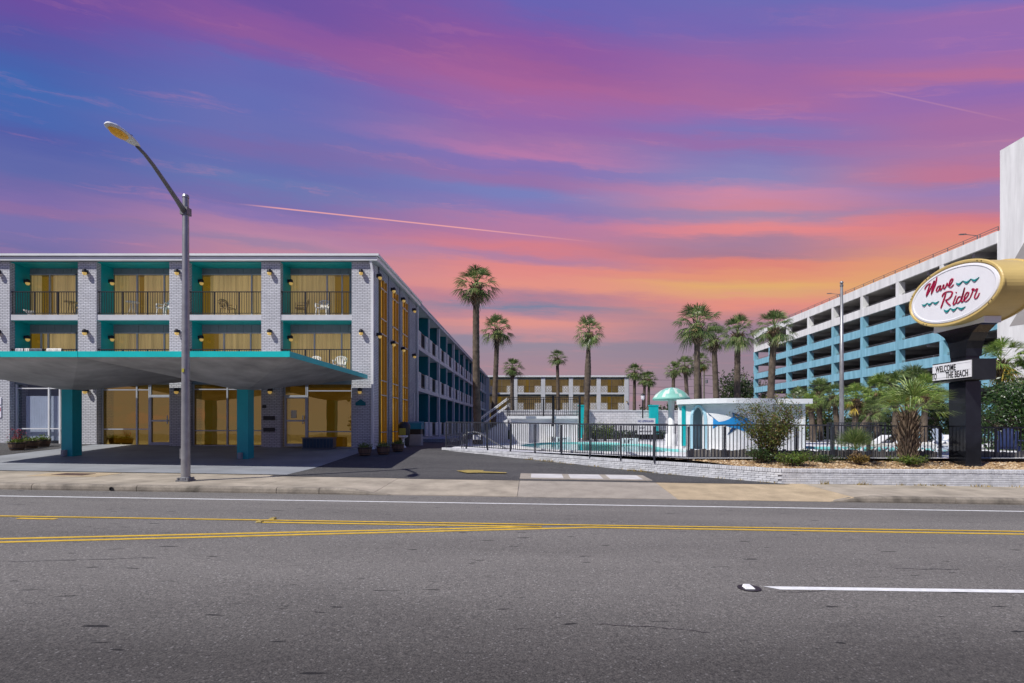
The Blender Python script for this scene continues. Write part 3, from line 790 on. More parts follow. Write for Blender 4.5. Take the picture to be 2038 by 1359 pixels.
b = MB(); b.box(SIDE-1.5, SIDE-.03, WY0+.07, WEND, .2, ZW1); b.build('plinth', 'grey_brick', wing)
for z in (Z2, Z3):
    b = MB(); b.box(SIDE-1.5, SIDE+.02, WY0+.062, WEND, z-.26, z); b.build('gallery_slab', 'wing_grey', wing)
# pierced screen block panel
def screen_mesh(w=.95, h=1.0, nx=2, nz=2, t=.09):
    b = MB(); e = .045
    b.box(-w/2, w/2, -t/2, t/2, h-e, h); b.box(-w/2, w/2, -t/2, t/2, 0, e); b.box(-w/2, -w/2+e, -t/2, t/2, e, h-e); b.box(w/2-e, w/2, -t/2, t/2, e, h-e)
    cw, ch = (w-2*e)/nx, (h-2*e)/nz
    for i in range(nx):
        for j in range(nz):
            cx, cz = -w/2+e+(i+.5)*cw, e+(j+.5)*ch; hw, hh = cw/2, ch/2; y = t*.38
            for s in (-1, 1):
                b.bar((cx-hw*.96, 0, cz-s*hh*.96), (cx+hw*.96, 0, cz+s*hh*.96), t*.7, .04)
            b.bar((cx-hw*.95, 0, cz), (cx+hw*.95, 0, cz), t*.66, .026); b.bar((cx, 0, cz-hh*.95), (cx, 0, cz+hh*.95), t*.62, .026)
            ring = [(cx+hw*.5*math.cos(k*math.pi/4), 0, cz+hh*.5*math.sin(k*math.pi/4)) for k in range(8)]
            for p, q in zip(ring, ring[1:]+ring[:1]): b.bar(p, q, t*.6, .028)
    for i in range(1, nx): b.box(-w/2+e+i*cw-.018, -w/2+e+i*cw+.018, -t/2+.004, t/2-.004, e, h-e)
    for j in range(1, nz): b.box(-w/2+e, w/2-e, -t/2+.006, t/2-.006, e+j*ch-.018, e+j*ch+.018)
    return b.mesh('pierced_screen', 'white_paint')
scr = screen_mesh()
thick = MB(); thick.box(SIDE-.16, SIDE+.05, -.14, .14, .25, ZE); thick = thick.mesh('post', 'wing_grey')
thin = MB(); thin.box(SIDE-1.5, SIDE-.0, -.05, .05, .25, ZE); thin = thin.mesh('partition', 'teal_dark')
thinp = MB(); thinp.box(SIDE-.09, SIDE+.012, -.052, .052, .25, ZE); thinp = thinp.mesh('post', 'wing_grey')
rm = MB(); rm.box(-.02, .02, -.55, .55, .95, 1.0); rm.box(-.015, .015, -.55, .55, .08, .12)
for i in range(9): rm.box(-.008, .008, -.5+i*.125-.008, -.5+i*.125+.008, .12, .95)
rm = rm.mesh('railing', 'black_metal')
for u in range(NU+1):
    y = WY0+.15+u*UNIT
    if u % 2 == 0: link('post', thick, wing, (0, y, 0))
    else: link('post', thinp, wing, (0, y, 0))
    if u: link('partition', thin, wing, (-.012, y, 0))
    if u == NU: break
    for zf in (ZW1, Z2, Z3):
        link('pierced_screen', scr, wing, (SIDE-.06, y+.75, zf+.02), (0, 0, R(90)))
        link('pierced_screen', scr, wing, (SIDE-.06, y+UNIT-.72, zf+.02), (0, 0, R(90)))
        link('railing', rm, wing, (SIDE-.06, y+UNIT/2, zf), None, (1, 1.0, 1))
    for zf in (ZW1, Z2, Z3):
        d = MB(); d.box(SIDE-1.499, SIDE-1.46, y+1.0, y+1.95, zf+.002, zf+2.05); d = d.build('door', 'dark_blue', wing)
        g = MB(); g.box(SIDE-1.499, SIDE-1.47, y+2.2, y+3.5, zf+.3, zf+2.0); g.build('window', 'frame_dark', wing)
for u, zs in ((1, (Z3, Z2, ZW1)), (3, (Z3, Z2)), (5, (Z2,)), (7, (Z2,)), (9, (Z2,))):
    for zf in zs: lantern(wing, SIDE-1.0, WY0+.15+u*UNIT-.06+.11, zf+1.75, R(180))
b = MB(); b.box(SIDE+.01, SIDE+1.9, WY0+1.6, WY0+10.2, .3, .93); b.build('brick_step', 'grey_brick', wing)

# ================================================================ back wing across the courtyard
QY = 85.; BX0 = -7.2
backw = thing('motel_back_wing', (4, 86, .6), 'distant back wing of the motel beyond the pool with amber windows', 'building')
BXE = (1251-PX)/F*QY; NB = 5; bwid = 4.48; xs = [BXE-.3-bwid*i for i in range(NB+1)]
b = MB(); b.box(BX0-6, BXE+.3, QY-.25, QY+10, ZE+.01, 9.84); b.build('roof', 'fascia_white', backw)
for z in (ZW1, Z2, Z3):
    b = MB(); b.box(BX0, BXE, QY-.03, QY+3, z-.26, z); b.build('gallery_slab', 'slab_grey', backw)
b = MB(); b.box(BXE-.001, BXE+.1, QY-.02, QY+9.9, .2, ZE+.009); b.build('end_wall', 'grey_brick', backw)
b = MB(); b.box(BX0, BXE-.01, QY+3.01, QY+3.2, .2, ZE); b.build('inner_wall', 'room_glow', backw)
for x in xs:
    b = MB(); b.box(x-.36, x+.30, QY-.06, QY+.3, .2, ZE); b.build('post', 'slab_grey', backw)
    b = MB(); b.box(x-.08, x+.08, QY+.301, QY+1.3, .2, ZE); b.build('partition', 'teal_bright', backw)
    for z in (Z2, Z3, ZW1):
        for s in (-1, 1):
            if x+s*.8 > BXE-.3: continue
            link('pierced_screen', scr, backw, (x+(s*.86 if s > 0 else -.9), QY+.02, z+.01), None, (1.0, 1, 1.06))
for x in xs[1:]:
    for zf, zc in ((Z2, Z3-.26), (Z3, ZE)):
        f = MB(); x0, x1 = x+.32, x+bwid-.38; wz = zc-.30
        for m in (x0, x0+(x1-x0)*.5, x1): f.box(m-.03, m+.03, QY+1.26, QY+1.34, zf, wz)
        f.box(x0, x1, QY+1.262, QY+1.338, wz, wz+.06); w = f.build('window', 'frame_grey', backw)
        for m0, m1 in ((x0, x0+(x1-x0)*.5), (x0+(x1-x0)*.5, x1)):
            g = MB(); g.box(m0+.03, m1-.03, QY+1.29, QY+1.30, zf, wz); g.build('pane', 'amber_glass', w)
        q = MB(); gap = rng.choice((None, .35, .6))
        if gap is None: curtain_strip(q, x0, x1, QY+1.5, zf, wz)
        else:
            curtain_strip(q, x0, x0+(x1-x0)*gap, QY+1.5, zf, wz); curtain_strip(q, x0+(x1-x0)*(gap+.16), x1, QY+1.5, zf, wz)
        link('curtain', q.mesh('curtain', 'curtain_far', True), w)
        b = MB(); b.box(x0-.3, x1+.3, QY+1.27, QY+1.33, wz+.061, zc); b.build('wall_panel', 'siding', backw)
        r = MB(); r.box(x0+.95, x1-1.0, QY+.0, QY+.04, zf+1.0, zf+1.04)
        for i in range(12): xx = x0+1.0+i*(x1-x0-2.0)/11; r.box(xx-.01, xx+.01, QY+.01, QY+.03, zf, zf+1.0)
        r.build('railing', 'black_metal', backw)
lantern(backw, BXE-.3, QY-.06, 5.6)

# ================================================================ entrance canopy: two inverted-pyramid umbrellas on pillars
can = thing('entrance_canopy', (-14.5, 20.8, .5), 'low teal edged concrete canopy with grey folded soffit over the forecourt', 'canopy')
CY0, CY1, CZ0, CZ1 = 16.8, 24.66, 4.02, 4.20
XS = [(-7.75, -14.45), (-14.47, -21.2)]
for (xr, xl) in XS:
    xm, ym = (xr+xl)/2, (CY0+CY1)/2
    if xr > -8: pil = (-11.32, 20.8)
    else: pil = (-18.17, 20.8)
    ct = Vector((pil[0], pil[1], 3.24)); s = .23
    C4 = [(xl, CY0), (xr, CY0), (xr, CY1), (xl, CY1)]; P4 = [(ct.x-s, ct.y-s), (ct.x+s, ct.y-s), (ct.x+s, ct.y+s), (ct.x-s, ct.y+s)]
    b = MB()
    for k in range(4):
        a, c = C4[k], C4[(k+1) % 4]; p, q = P4[k], P4[(k+1) % 4]
        b.quad((*a, CZ0), (*c, CZ0), (*q, ct.z), (*p, ct.z))
        b.quad((*a, CZ1-.02), (*c, CZ1-.02), (*q, ct.z+.3), (*p, ct.z+.3))
        b.quad((*a, CZ0), (*c, CZ0), (*c, CZ1-.02), (*a, CZ1-.02))
    b.quad(*[(*p, ct.z) for p in P4]); b.build('soffit', 'soffit', can)
    f = MB(); o = .03
    f.box(xl, xr, CY0-o, CY0-.002, CZ0-.004, CZ1); f.box(xl, xr, CY1+.002, CY1+o, CZ0-.004, CZ1)
    if xr > -8: f.box(xr+.002, xr+o, CY0-o, CY1+o, CZ0-.002, CZ1+.002)
    else: f.box(xl-o, xl-.002, CY0-o, CY1+o, CZ0-.002, CZ1+.002)
    f.build('fascia', 'teal_fascia', can)
    zb = z_lot(pil[0], pil[1])
    p = MB(); p.box(pil[0]-.215, pil[0]+.215, pil[1]-.22, pil[1]+.22, zb-.1, ct.z+.01); pp = p.build('pillar', 'teal_pillar', can)
    e = MB(); e.box(pil[0]-.13, pil[0]+.02, pil[1]-.34, pil[1]-.221, zb+.02, zb+.26); e.box(pil[0]-.1, pil[0]-.01, pil[1]-.37, pil[1]-.341, zb+.1, zb+.2); e.build('outlet_box', 'concrete_box', pp)
# ================================================================ street lamp
LX, LY = -9.6, 14.6; LZ = z_walk(LX, LY)+.006
lamp = thing('street_lamp', (LX, LY, LZ), 'tall grey metal street lamp with curved arm and amber lens at the kerb', 'street lamp')
b = MB(); b.box(LX-.17, LX+.17, LY-.17, LY+.17, LZ, LZ+.035); b.lathe([(.16,.035),(.15,.10),(.10,.13)], 12, (LX, LY, LZ)); b.build('base_plate', 'galv_dark', lamp)
for sx in (-1, 1):
    for sy in (-1, 1): q = MB(); q.lathe([(.03,.03),(.03,.10),(0,.11)], 8, (LX+sx*.13, LY+sy*.13, LZ)); q.build('anchor_bolt', 'galv', lamp)
b = MB(); b.tube([(LX, LY, LZ+.03), (LX, LY, 4.2), (LX, LY, 8.16)], [.115, .095, .078], 20, False); b.build('pole', 'galv', lamp, True)
b = MB(); b.lathe([(.085,8.13),(.088,8.17),(.07,8.22),(0,8.24)], 14, (LX, LY, 0)); b.build('pole_cap', 'galv', lamp)
q = MB(); q.box(LX-.03, LX+.03, LY-.125, LY-.10, LZ+3.0, LZ+3.1); q.build('sticker', 'yellow_plastic', lamp)
q = MB(); q.box(LX-.13, LX-.09, LY-.06, LY+.06, LZ+.62, LZ+.9); q.build('hand_hole', 'galv_dark', lamp)
arm = [(LX, LY-.02, 7.72), (LX, LY-.35, 7.92), (LX, LY-.8, 8.18), (LX, LY-1.25, 8.43), (LX, LY-1.55, 8.56), (LX, LY-1.8, 8.62)]
b = MB(); b.tube(arm, [.075, .06, .052, .046, .042, .04], 12); b.build('arm', 'galv_dark', lamp, True)
q = MB(); q.box(LX-.1, LX+.1, LY-.1, LY+.1, 7.66, 7.86); q.build('arm_bracket', 'galv_dark', lamp)
hd = MB(); n = 14; prof = [(0,.05,.03),(.12,.10,.05),(.35,.15,.075),(.6,.165,.085),(.8,.15,.075),(.92,.09,.05),(.96,.02,.02)]
y0, z0 = LY-1.75, 8.63
for (t, w, h) in prof:
    for j in range(n):
        a = 2*math.pi*j/n; hd.v.append((LX+w*1.05*math.cos(a), y0-t*1.0, z0+.03*t+h*(math.sin(a)*(1.25 if math.sin(a) > 0 else .35))))
for k in range(len(prof)-1):
    for j in range(n): a = k*n+j; c = k*n+(j+1) % n; hd.f.append((a, c, c+n, a+n)); hd.mi.append(0)
hd.f.append(tuple(range(n))); hd.f.append(tuple(range((len(prof)-1)*n, len(prof)*n))); hd.mi += [0, 0]
head = hd.build('luminaire', 'white_paint', lamp, True)
ln = MB(); ln.lathe([(.0,-.085),(.07,-.08),(.12,-.05),(.145,.0)], 18, (0, 0, 0)); l = link('lens', ln.mesh('lens', 'lamp_lens', True), head, (LX, y0-.62, z0-.008), (R(-2), 0, 0), (.98, 1.75, 1.0))
q = MB(); q.lathe([(.04,0),(.04,.07),(0,.075)], 10, (LX, y0-.25, z0+.08)); q.build('photocell', 'dark_blue', head)

# ================================================================ oval pylon sign
SX, SYC = 13.85, 17.5; SBZ = .56
sg = thing('motel_sign', (14.45, 17.6, .58), 'large white oval motel sign with gold rim on a glossy black pylon', 'sign')
b = MB(); b.box(14.2, 14.71, 17.3, 18.0, SBZ-.15, 3.30); b.build('pylon', 'gloss_black', sg)
b = MB(); b.box(14.23, 14.68, 17.33, 17.97, 3.3, 4.42); b.build('pylon', 'gloss_black', sg)
# flared neck
nk = MB(); prof = [(0,.33),(.25,.35),(.5,.42),(.75,.58),(.95,.86),(1.02,1.02)]
for (t, w) in prof:
    for (x, y) in ((14.2, -1), (14.72, -1), (14.72, 1), (14.2, 1)): nk.v.append((x, 17.62+y*w, 4.12+t*.98))
for k in range(len(prof)-1):
    for j in range(4): a = k*4+j; c = k*4+(j+1) % 4; nk.f.append((a, c, c+4, a+4)); nk.mi.append(0)
nk.f.append((20, 21, 22, 23)); nk.mi.append(0); nk.build('flared_neck', 'gloss_black', sg)
b = MB(); hw = 1.04; pz = [(17.62+hw*(-1+2*i/12)) for i in range(13)]
b.extrude([(14.19, pz[0], 5.09), (14.19, pz[-1], 5.09)]+[(14.19, y, 6.20-1.02*math.sqrt(1-((y-17.45)/1.95)**2)) for y in reversed(pz)], (.54, 0, 0)); b.build('saddle', 'sign_white', sg)
A, B, CZ, CYY = 1.95, 1.02, 6.17, 17.45
def ell(f, x, n=64): return [(x, CYY+A*f[0]*math.cos(2*math.pi*k/n), CZ+B*f[1]*math.sin(2*math.pi*k/n)) for k in range(n)]
def rings(b, rs):
    i0 = len(b.v); n = len(rs[0])
    for r in rs: b.v += r
    for k in range(len(rs)-1):
        for j in range(n): a = i0+k*n+j; c = i0+k*n+(j+1) % n; b.f.append((a, c, c+n, a+n)); b.mi.append(0)
cb = MB(); XB = 15.05
rings(cb, [ell((.93,.88), SX+.03), ell((.955,.92), SX-.03), ell((.985,.97), SX-.03), ell((1,1), SX+.0), ell((1.0,1.0), SX+.05), ell((.97,.965), SX+.06), ell((.97,.965), XB-.06), ell((1,1), XB-.05), ell((1,1), XB), ell((.93,.88), XB+.03)])
cb.build('cabinet', 'sign_gold', sg)
for xx, s in ((SX, 1), (XB, -1)):
    fcb = MB(); rings(fcb, [ell((.935,.885), xx+.03*s), ell((.925,.872), xx-.02*s), ell((.88,.815), xx-.035*s), ell((.86,.79), xx-.015*s)])
    fcb.f.append(tuple(range(3*64, 4*64))); fcb.mi.append(0); face = fcb.build('sign_face', 'sign_white', sg)
    if s == 1: FACE = face
for k in (10, 11, 22, 23, 54, 55, 3, 4, 38, 39):
    p = ell((.972,.945), SX-.031)[k]; q = MB(); q.lathe([(0,.0),(.018,0),(.018,.012)], 8); q = link('rivet', q.mesh('rivet', 'black_metal'), sg, p, (0, R(-90), 0))
# script lettering and wave marks, drawn on the face plane
XF = SX-.02
def sp(cx, cy):
    px, py = 1780+cx/7.151, 490+cy/7.151
    y = F*XF/(px-PX); return Vector((XF, y, EYE+(PY-py)/F*y))
def smooth(pts, n=6):
    out = []; P_ = [pts[0]]+list(pts)+[pts[-1]]
    for i in range(1, len(P_)-2):
        p0, p1, p2, p3 = P_[i-1:i+3]
        for k in range(n):
            t = k/n; out.append(tuple(.5*((2*p1[j])+(-p0[j]+p2[j])*t+(2*p0[j]-5*p1[j]+4*p2[j]-p3[j])*t*t+(-p0[j]+3*p1[j]-3*p2[j]+p3[j])*t**3) for j in range(len(p1))))
    out.append(tuple(pts[-1])); return out
def stroke(b, pts, w=22, off=0):
    p = smooth(pts); n = len(p); L = []; Rr = []
    for i in range(n):
        a, c = p[max(0, i-1)], p[min(n-1, i+1)]; dx, dy = c[0]-a[0], c[1]-a[1]; d = math.hypot(dx, dy) or 1
        ww = w*.5*(.55+.45*min(1, i/3, (n-1-i)/3))*(1+.25*abs(dy)/d); nx, ny = -dy/d*ww*.85, dx/d*ww*.6
        L.append(sp(p[i][0]+nx, p[i][1]+ny)); Rr.append(sp(p[i][0]-nx, p[i][1]-ny))
    for i in range(n-1):
        t = .022+off
        q = [L[i], L[i+1], Rr[i+1], Rr[i]]; f = [v-Vector((t, 0, 0)) for v in q]
        b.quad(*f); b.quad(q[0], q[1], f[1], f[0]); b.quad(q[3], q[2], f[2], f[3])
        if i == 0: b.quad(q[0], q[3], f[3], f[0])
        if i == n-2: b.quad(q[1], q[2], f[2], f[1])
LET = {'letter_w': [[(437,615),(452,578),(480,545),(514,528),(508,552),(490,605),(470,662),(460,716)], [(460,716),(500,640),(545,550),(574,490),(566,530),(545,605),(530,684)], [(530,684),(562,610),(592,530),(610,440)]],
 'letter_a': [[(662,560),(635,565),(610,600),(603,635),(622,640),(648,602),(664,556),(656,600),(656,625),(672,615),(690,588)]],
 'letter_v': [[(690,588),(708,545),(704,585),(716,604),(738,572),(758,518)]],
 'letter_e': [[(758,518),(772,565),(805,538),(830,498),(836,464),(818,464),(795,505),(786,560),(797,583),(822,572),(848,543)]],
 'letter_r': [[(738,668),(716,740),(692,810),(665,882)], [(684,718),(705,675),(745,648),(797,638),(828,655),(817,702),(782,742),(732,765)], [(732,765),(762,805),(802,842)]],
 'letter_i': [[(882,698),(860,760),(842,812),(848,832),(868,815),(897,778)], [(884,648),(886,664)]],
 'letter_d': [[(957,715),(925,715),(900,750),(888,792),(905,808),(935,782),(962,735),(986,660),(1006,586)], [(1006,586),(978,700),(957,778),(970,792),(992,768)]],
 'letter_e_low': [[(985,762),(1020,737),(1052,695),(1062,658),(1040,653),(1010,700),(1000,755),(1016,783),(1047,770),(1082,733)]],
 'letter_r_end': [[(1082,733),(1105,680),(1122,632),(1110,612),(1132,600),(1152,625),(1186,600),(1176,640),(1155,690),(1147,730),(1166,742),(1196,712),(1216,663)]]}
for nm, ss in LET.items():
    b = MB(); base = nm[:8]
    for s in ss: stroke(b, s, 17 if base == 'letter_r' and len(ss) > 2 else 13.5)
    b.build(base, 'sign_red', FACE)
def crescent(b, p0, p1, p2):
    n = 8; up = smooth([p0, ((p0[0]+p1[0]*2+p2[0])/4, p1[1]-.32*(p1[1]-(p0[1]+p2[1])/2)-6), p2], 5); lo = smooth([p0, (p1[0], p1[1]+8), p2], 5)
    for i in range(len(up)-1):
        q = [sp(*up[i]), sp(*up[i+1]), sp(*lo[i+1]), sp(*lo[i])]; f = [v-Vector((.03, 0, 0)) for v in q]
        b.quad(*f); b.quad(q[0], q[1], f[1], f[0]); b.quad(q[3], q[2], f[2], f[3])
for grp in ([((883,518),(925,545),(985,488)), ((985,488),(1038,520),(1100,460)), ((1100,460),(1150,492),(1212,438))],
            [((398,824),(432,846),(475,806)), ((475,806),(508,832),(550,790)), ((550,790),(595,815),(640,778))],
            [((708,898),(752,934),(806,878)), ((806,878),(852,914),(905,863)), ((905,863),(960,895),(1017,856))]):
    b = MB()
    for c in grp: crescent(b, *c)
    b.build('wave_mark', 'sign_teal', FACE)
# marquee box
MX = 14.02
b = MB(); b.box(MX+.02, 14.78, 16.82, 18.52, 3.32, 3.98); mq = b.build('marquee_box', 'matte_black', sg)
b = MB(); b.box(MX-.012, MX+.018, 16.86, 18.48, 3.40, 3.94); bd = b.build('letter_board', 'sign_white', mq)
b = MB()
for z in (3.47, 3.655, 3.88): b.box(MX-.018, MX-.013, 16.87, 18.47, z-.006, z+.006)
b.build('letter_track', 'slab_grey', bd)
def text_mesh(s, size, depth, sx=1.):
    c = bpy.data.curves.new('t', 'FONT'); c.body = s; c.size = size; c.extrude = depth; c.offset = .0035*size/.2; c.space_character = 1.05
    o = bpy.data.objects.new('t', c); COL.objects.link(o); me = bpy.data.meshes.new_from_object(o.evaluated_get(bpy.context.evaluated_depsgraph_get()))
    bpy.data.objects.remove(o); return me
def flat_text(s, size, parent, loc, rot, mat, sx=1., name='lettering', depth=.004):
    me = text_mesh(s, size, depth); me.materials.clear(); me.materials.append(M[mat]); return link(name, me, parent, loc, rot, (sx, 1, 1))
RT = (R(90), 0, R(-90))
flat_text('WELCOME', .29, bd, (MX-.018, 18.33, 3.675), RT, 'black_metal', .60)
flat_text('TO', .29, bd, (MX-.018, 18.49, 3.44), RT, 'black_metal', .50)
flat_text('THE BEACH', .29, bd, (MX-.018, 17.88, 3.44), RT, 'black_metal', .58)

# ================================================================ parking garage
GX0, GX1, GYN, BAYL, FH = 50., 84., 57.2, 7.9, 3.06
gar = thing('parking_garage', (62, 90, 0), 'big multi storey parking garage with blue and white concrete parapets', 'building')
ys = [GX0*1050/(p-PX) for p in (1500.6, 1530.8, 1566, 1608, 1656.6, 1714.5, 1785.4, 1873.4, 1984)]
GYF = ys[0]; GN = ys[-1]
ztop = [22.0-FH*k for k in range(8)]                      # centre heights of the parapet bands
for k, z in enumerate(ztop):
    mat = 'garage_white' if k < 2 else 'garage_blue'
    h0, h1 = (-.55, .75) if k == 0 else (-.65, .55)
    b = MB(); b.box(GX0, GX0+.35, GN, GYF, z+h0, z+h1); b.build('parapet', mat, gar)
    b = MB(); b.box(GX0+.351, GX1, GYF-.35, GYF-.002, z+h0, z+h1); b.build('parapet', mat, gar)
    b = MB(); b.box(GX0+.36, GX1, GN, GYF-.36, z-.45, z-.10); b.build('deck', 'garage_in', gar)
    b = MB()
    for j in range(9):
        yy = GN+(GYF-GN)*(j+.5)/9; b.box(GX0+.37, GX1-.2, yy-.2, yy+.2, z-1.0, z-.451)
    b.build('beam', 'garage_in', gar)
    if k:
        r = MB(); zz = z+.55
        for dz in (.16, .34): r.bar((GX0+.55, GN+.3, zz+dz), (GX0+.55, GYF-.5, zz+dz), .05)
        for j in range(34): yy = GN+.4+(GYF-GN-1)*j/33; r.box(GX0+.53, GX0+.57, yy-.025, yy+.025, zz-.6, zz+.36)
        r.build('guard_rail', 'galv_dark', gar)
r = MB()
for dz in (.25, .5): r.bar((GX0+.15, GN, ztop[0]+.75+dz), (GX0+.15, GYF, ztop[0]+.75+dz), .05)
for j in range(28): yy = GN+(GYF-GN)*j/27; r.box(GX0+.12, GX0+.18, yy-.03, yy+.03, ztop[0]+.75, ztop[0]+1.27)
r.build('roof_rail', 'galv_dark', gar)
for y in ys[:-1]:
    for k in range(len(ztop)-1):
        z1, z0 = ztop[k]-(.55 if k == 0 else .65), ztop[k+1]+.55
        b = MB(); b.box(GX0-.0+.012, GX0+.9, y-.30, y+.30, z0, z1); b.build('column', 'garage_white' if k == 0 else 'garage_blue', gar)
for xx in (61, 72, GX1-.4):
    b = MB()
    for y in ys: b.box(xx-.3, xx+.3, y-.8, y-.2, 0, ztop[0]-.5)
    b.build('column', 'garage_in', gar)
b = MB(); b.box(GX1-.1, GX1, GN, GYF-10, 0, ztop[0]); b.build('rear_wall', 'garage_in', gar)
# stair tower at the near end
b = MB(); b.box(GX0-.02, GX0+14, 44, GN-.4, 0, 31.2); tw = b.build('stair_tower', 'garage_white', gar)
b = MB(); b.box(GX0+.05, GX0+1.5, GN-.39, GN+.02, 0, 22.7); b.build('corner_pier', 'garage_white', gar)
for z in (18.2, 12.1):
    b = MB(); b.extrude([(GX0-.03, 53.6, z), (GX0-.03, 55.3, z+.1), (GX0-.03, 53.6, z+2.3)], (.02, 0, 0)); b.build('tower_opening_shade', 'garage_in', tw)  # flat dark triangle painted as the shade in the tower opening
for px in (1925, 1654):
    y = GX0*1050/(px-PX)+1.; b = MB(); zt = ztop[0]+.75
    b.tube([(GX0+2, y, zt-.5), (GX0+2, y, zt+1.3)], .06, 6); b.bar((GX0+2, y, zt+1.25), (GX0+.6, y, zt+1.4), .06)
    b.extrude([(GX0-.1, y-.14, zt+1.36), (GX0+.6, y-.16, zt+1.38), (GX0+.6, y+.16, zt+1.38), (GX0-.1, y+.14, zt+1.36)], (0, 0, .08)); b.build('roof_light', 'galv_dark', gar)

# ================================================================ flagpole
fp = thing('flagpole', ((1675-PX)/F*30, 30, deck_z), 'bare silver flagpole with ball top beyond the pool', 'flagpole'); X_ = (1675-PX)/F*30
b = MB(); b.tube([(X_, 30, deck_z), (X_, 30, 5), (X_, 30, 9.75)], [.13, .11, .07], 14); b.build('pole', 'galv', fp, True)
b = MB(); b.lathe([(0,-.1),(.07,-.07),(.1,0),(.07,.07),(0,.1)], 12, (X_, 30, 9.95)); b.build('ball', 'galv', fp, True)
b = MB(); b.lathe([(.09,0),(.09,.1)], 10, (X_, 30, 9.74)); b.build('truck', 'galv_dark', fp)

# ================================================================ metal fences
def fence(pts, label, h=1.2, step=.105, post_every=1.3, mat='fence_metal', big=(), name='metal_fence', lift=.0):
    c = sum((Vector(p) for p in pts), Vector())/len(pts)
    root = thing(name, c, label, 'fence', 'metal picket fences round the pool')
    pk = MB(); pk.box(-.012, .012, -.012, .012, .06, h-.03); pk = pk.mesh('picket', mat)
    po = MB(); po.box(-.028, .028, -.028, .028, -.12, h-.04); po = po.mesh('post', mat)
    for s, (a, c2) in enumerate(zip(pts[:-1], pts[1:])):
        a, c2 = Vector(a), Vector(c2); L = (c2-a).length; ang = math.atan2(c2.y-a.y, c2.x-a.x)
        r = MB(); r.bar(a+Vector((0,0,h)), c2+Vector((0,0,h)), .06, .05); r.build('top_rail', mat, root)
        r = MB(); r.bar(a+Vector((0,0,.09)), c2+Vector((0,0,.09)), .03, .03); r.build('bottom_rail', mat, root)
        n = max(1, round(L/step)); m = max(1, round(L/post_every))
        for i in range(n):
            p = a.lerp(c2, (i+.5)/n); link('picket', pk, root, p+Vector((0,0,rng.uniform(-.004,.004))), (rng.uniform(-.008,.008), rng.uniform(-.008,.008), ang))
        for i in range(m+(s == len(pts)-2)): link('post', po, root, a.lerp(c2, i/m), (0, 0, ang))
    return root
fo = Vector((.09, .13, 0))
fence([(-4.1, 25.05, .80), (4.3, 18.62, .65)], 'dark metal picket fence on top of the diagonal white brick wall')
fence([(4.3, 18.62, .65), (5.4, 18.3, .65), (10.4, 18.3, .65), (14.15, 18.3, .60)], 'dark metal picket fence behind the gravel bed left of the sign pylon', step=.125)
fence([(14.75, 18.3, .58), (20, 18.3, .54)], 'dark metal picket fence right of the black sign pylon', step=.125)
fence([(3.2, 36.2, deck_z), (10.6, 36.2, deck_z)], 'far metal fence on the back side of the pool before the wall', step=.14)
fence([(16.2, 29, deck_z+.05), (19.4, 29, deck_z+.05)], 'short far metal fence right of the white pavilion', step=.14)
# weathered boards behind the fence
bd_root = thing('board_edging', (10, 18.5, .6), 'weathered grey wood plank edging behind the street fence', 'edging')
pm = [];
for k in range(4):
    b = MB(); b.box(-.066, .066, -.014, .014, -.06, .36+.02*k); pm.append(b.mesh('plank', 'grey_wood'))
x = 5.45
while x < 20:
    if not 14.1 < x < 14.8: link('plank', rng.choice(pm), bd_root, (x, 18.42+rng.uniform(-.008, .008), .62-.006*(x-4)), (0, rng.uniform(-.02, .02), 0))
    x += .139

# ================================================================ pools
def pool(pts, label, lvl):
    o = smooth(pts+[pts[0]], 6)[:-1]; n = len(o); c = (sum(p[0] for p in o)/n, sum(p[1] for p in o)/n)
    root = thing('swimming_pool', (c[0], c[1], deck_z), label, 'pool')
    w = MB(); w.quad(*[(x, y, deck_z+.035) for x, y in o]); w.build('water', 'water', root)
    k = MB()
    def off(d): 
        r = []
        for i in range(n):
            a, q = o[i-1], o[(i+1) % n]; t = Vector((q[0]-a[0], q[1]-a[1], 0)).normalized(); r.append((o[i][0]+t.y*d, o[i][1]-t.x*d))
        return r
    i_, e_ = off(0), off(.32)
    if abs(e_[0][0]-c[0])+abs(e_[0][1]-c[1]) < abs(i_[0][0]-c[0])+abs(i_[0][1]-c[1]): e_ = off(-.32)
    rs = [[(x, y, deck_z-.05) for x, y in i_], [(x, y, deck_z+.10) for x, y in i_], [(x, y, deck_z+.11) for x, y in e_], [(x, y, deck_z-.02) for x, y in e_]]
    rings(k, rs); k.build('coping', 'deck_white', root)
    t = MB(); rings(t, [[(x+(c[0]-x)*.004, y+(c[1]-y)*.004, deck_z+.02) for x, y in i_], [(x+(c[0]-x)*.004, y+(c[1]-y)*.004, deck_z+.098) for x, y in i_]]); t.build('tile_line', 'pool_paint', root)
    return root
p1 = pool([(-.7,27.5),(-.2,25),(1,22.5),(2.8,20.9),(5,20.3),(8,20.3),(10.5,20.5),(11,21.3),(8,21.75),(6.1,23.0),(6.0,26),(6.2,29),(4.6,31.6),(2,32.2),(.3,30.5)], 'curved turquoise swimming pool behind the diagonal fence', 0)
pool([(12.1,21),(14.5,20.9),(17.4,21.1),(17.6,23),(17.4,25.2),(14.5,25.4),(12.0,25.2),(11.9,23)], 'small turquoise pool right of the white pavilion', 0)
for px, s in ((1120, '3 FT'), (1252, '3 FT')):
    pp = P(px, 878, 31.8 if px < 1200 else 29.0); pp.z = deck_z+.12; 
    b = MB(); b.box(pp.x-.4, pp.x+.5, pp.y-.03, pp.y, pp.z-.02, pp.z+.3); t = b.build('depth_tile', 'sign_white', p1)
    flat_text(s, .28, t, (pp.x-.33, pp.y-.035, pp.z+.03), (R(90), 0, 0), 'black_metal')
hr = thing('pool_handrail', (-2.3, 23.9, deck_z), 'curved white metal handrail at left end of pool', 'handrail')
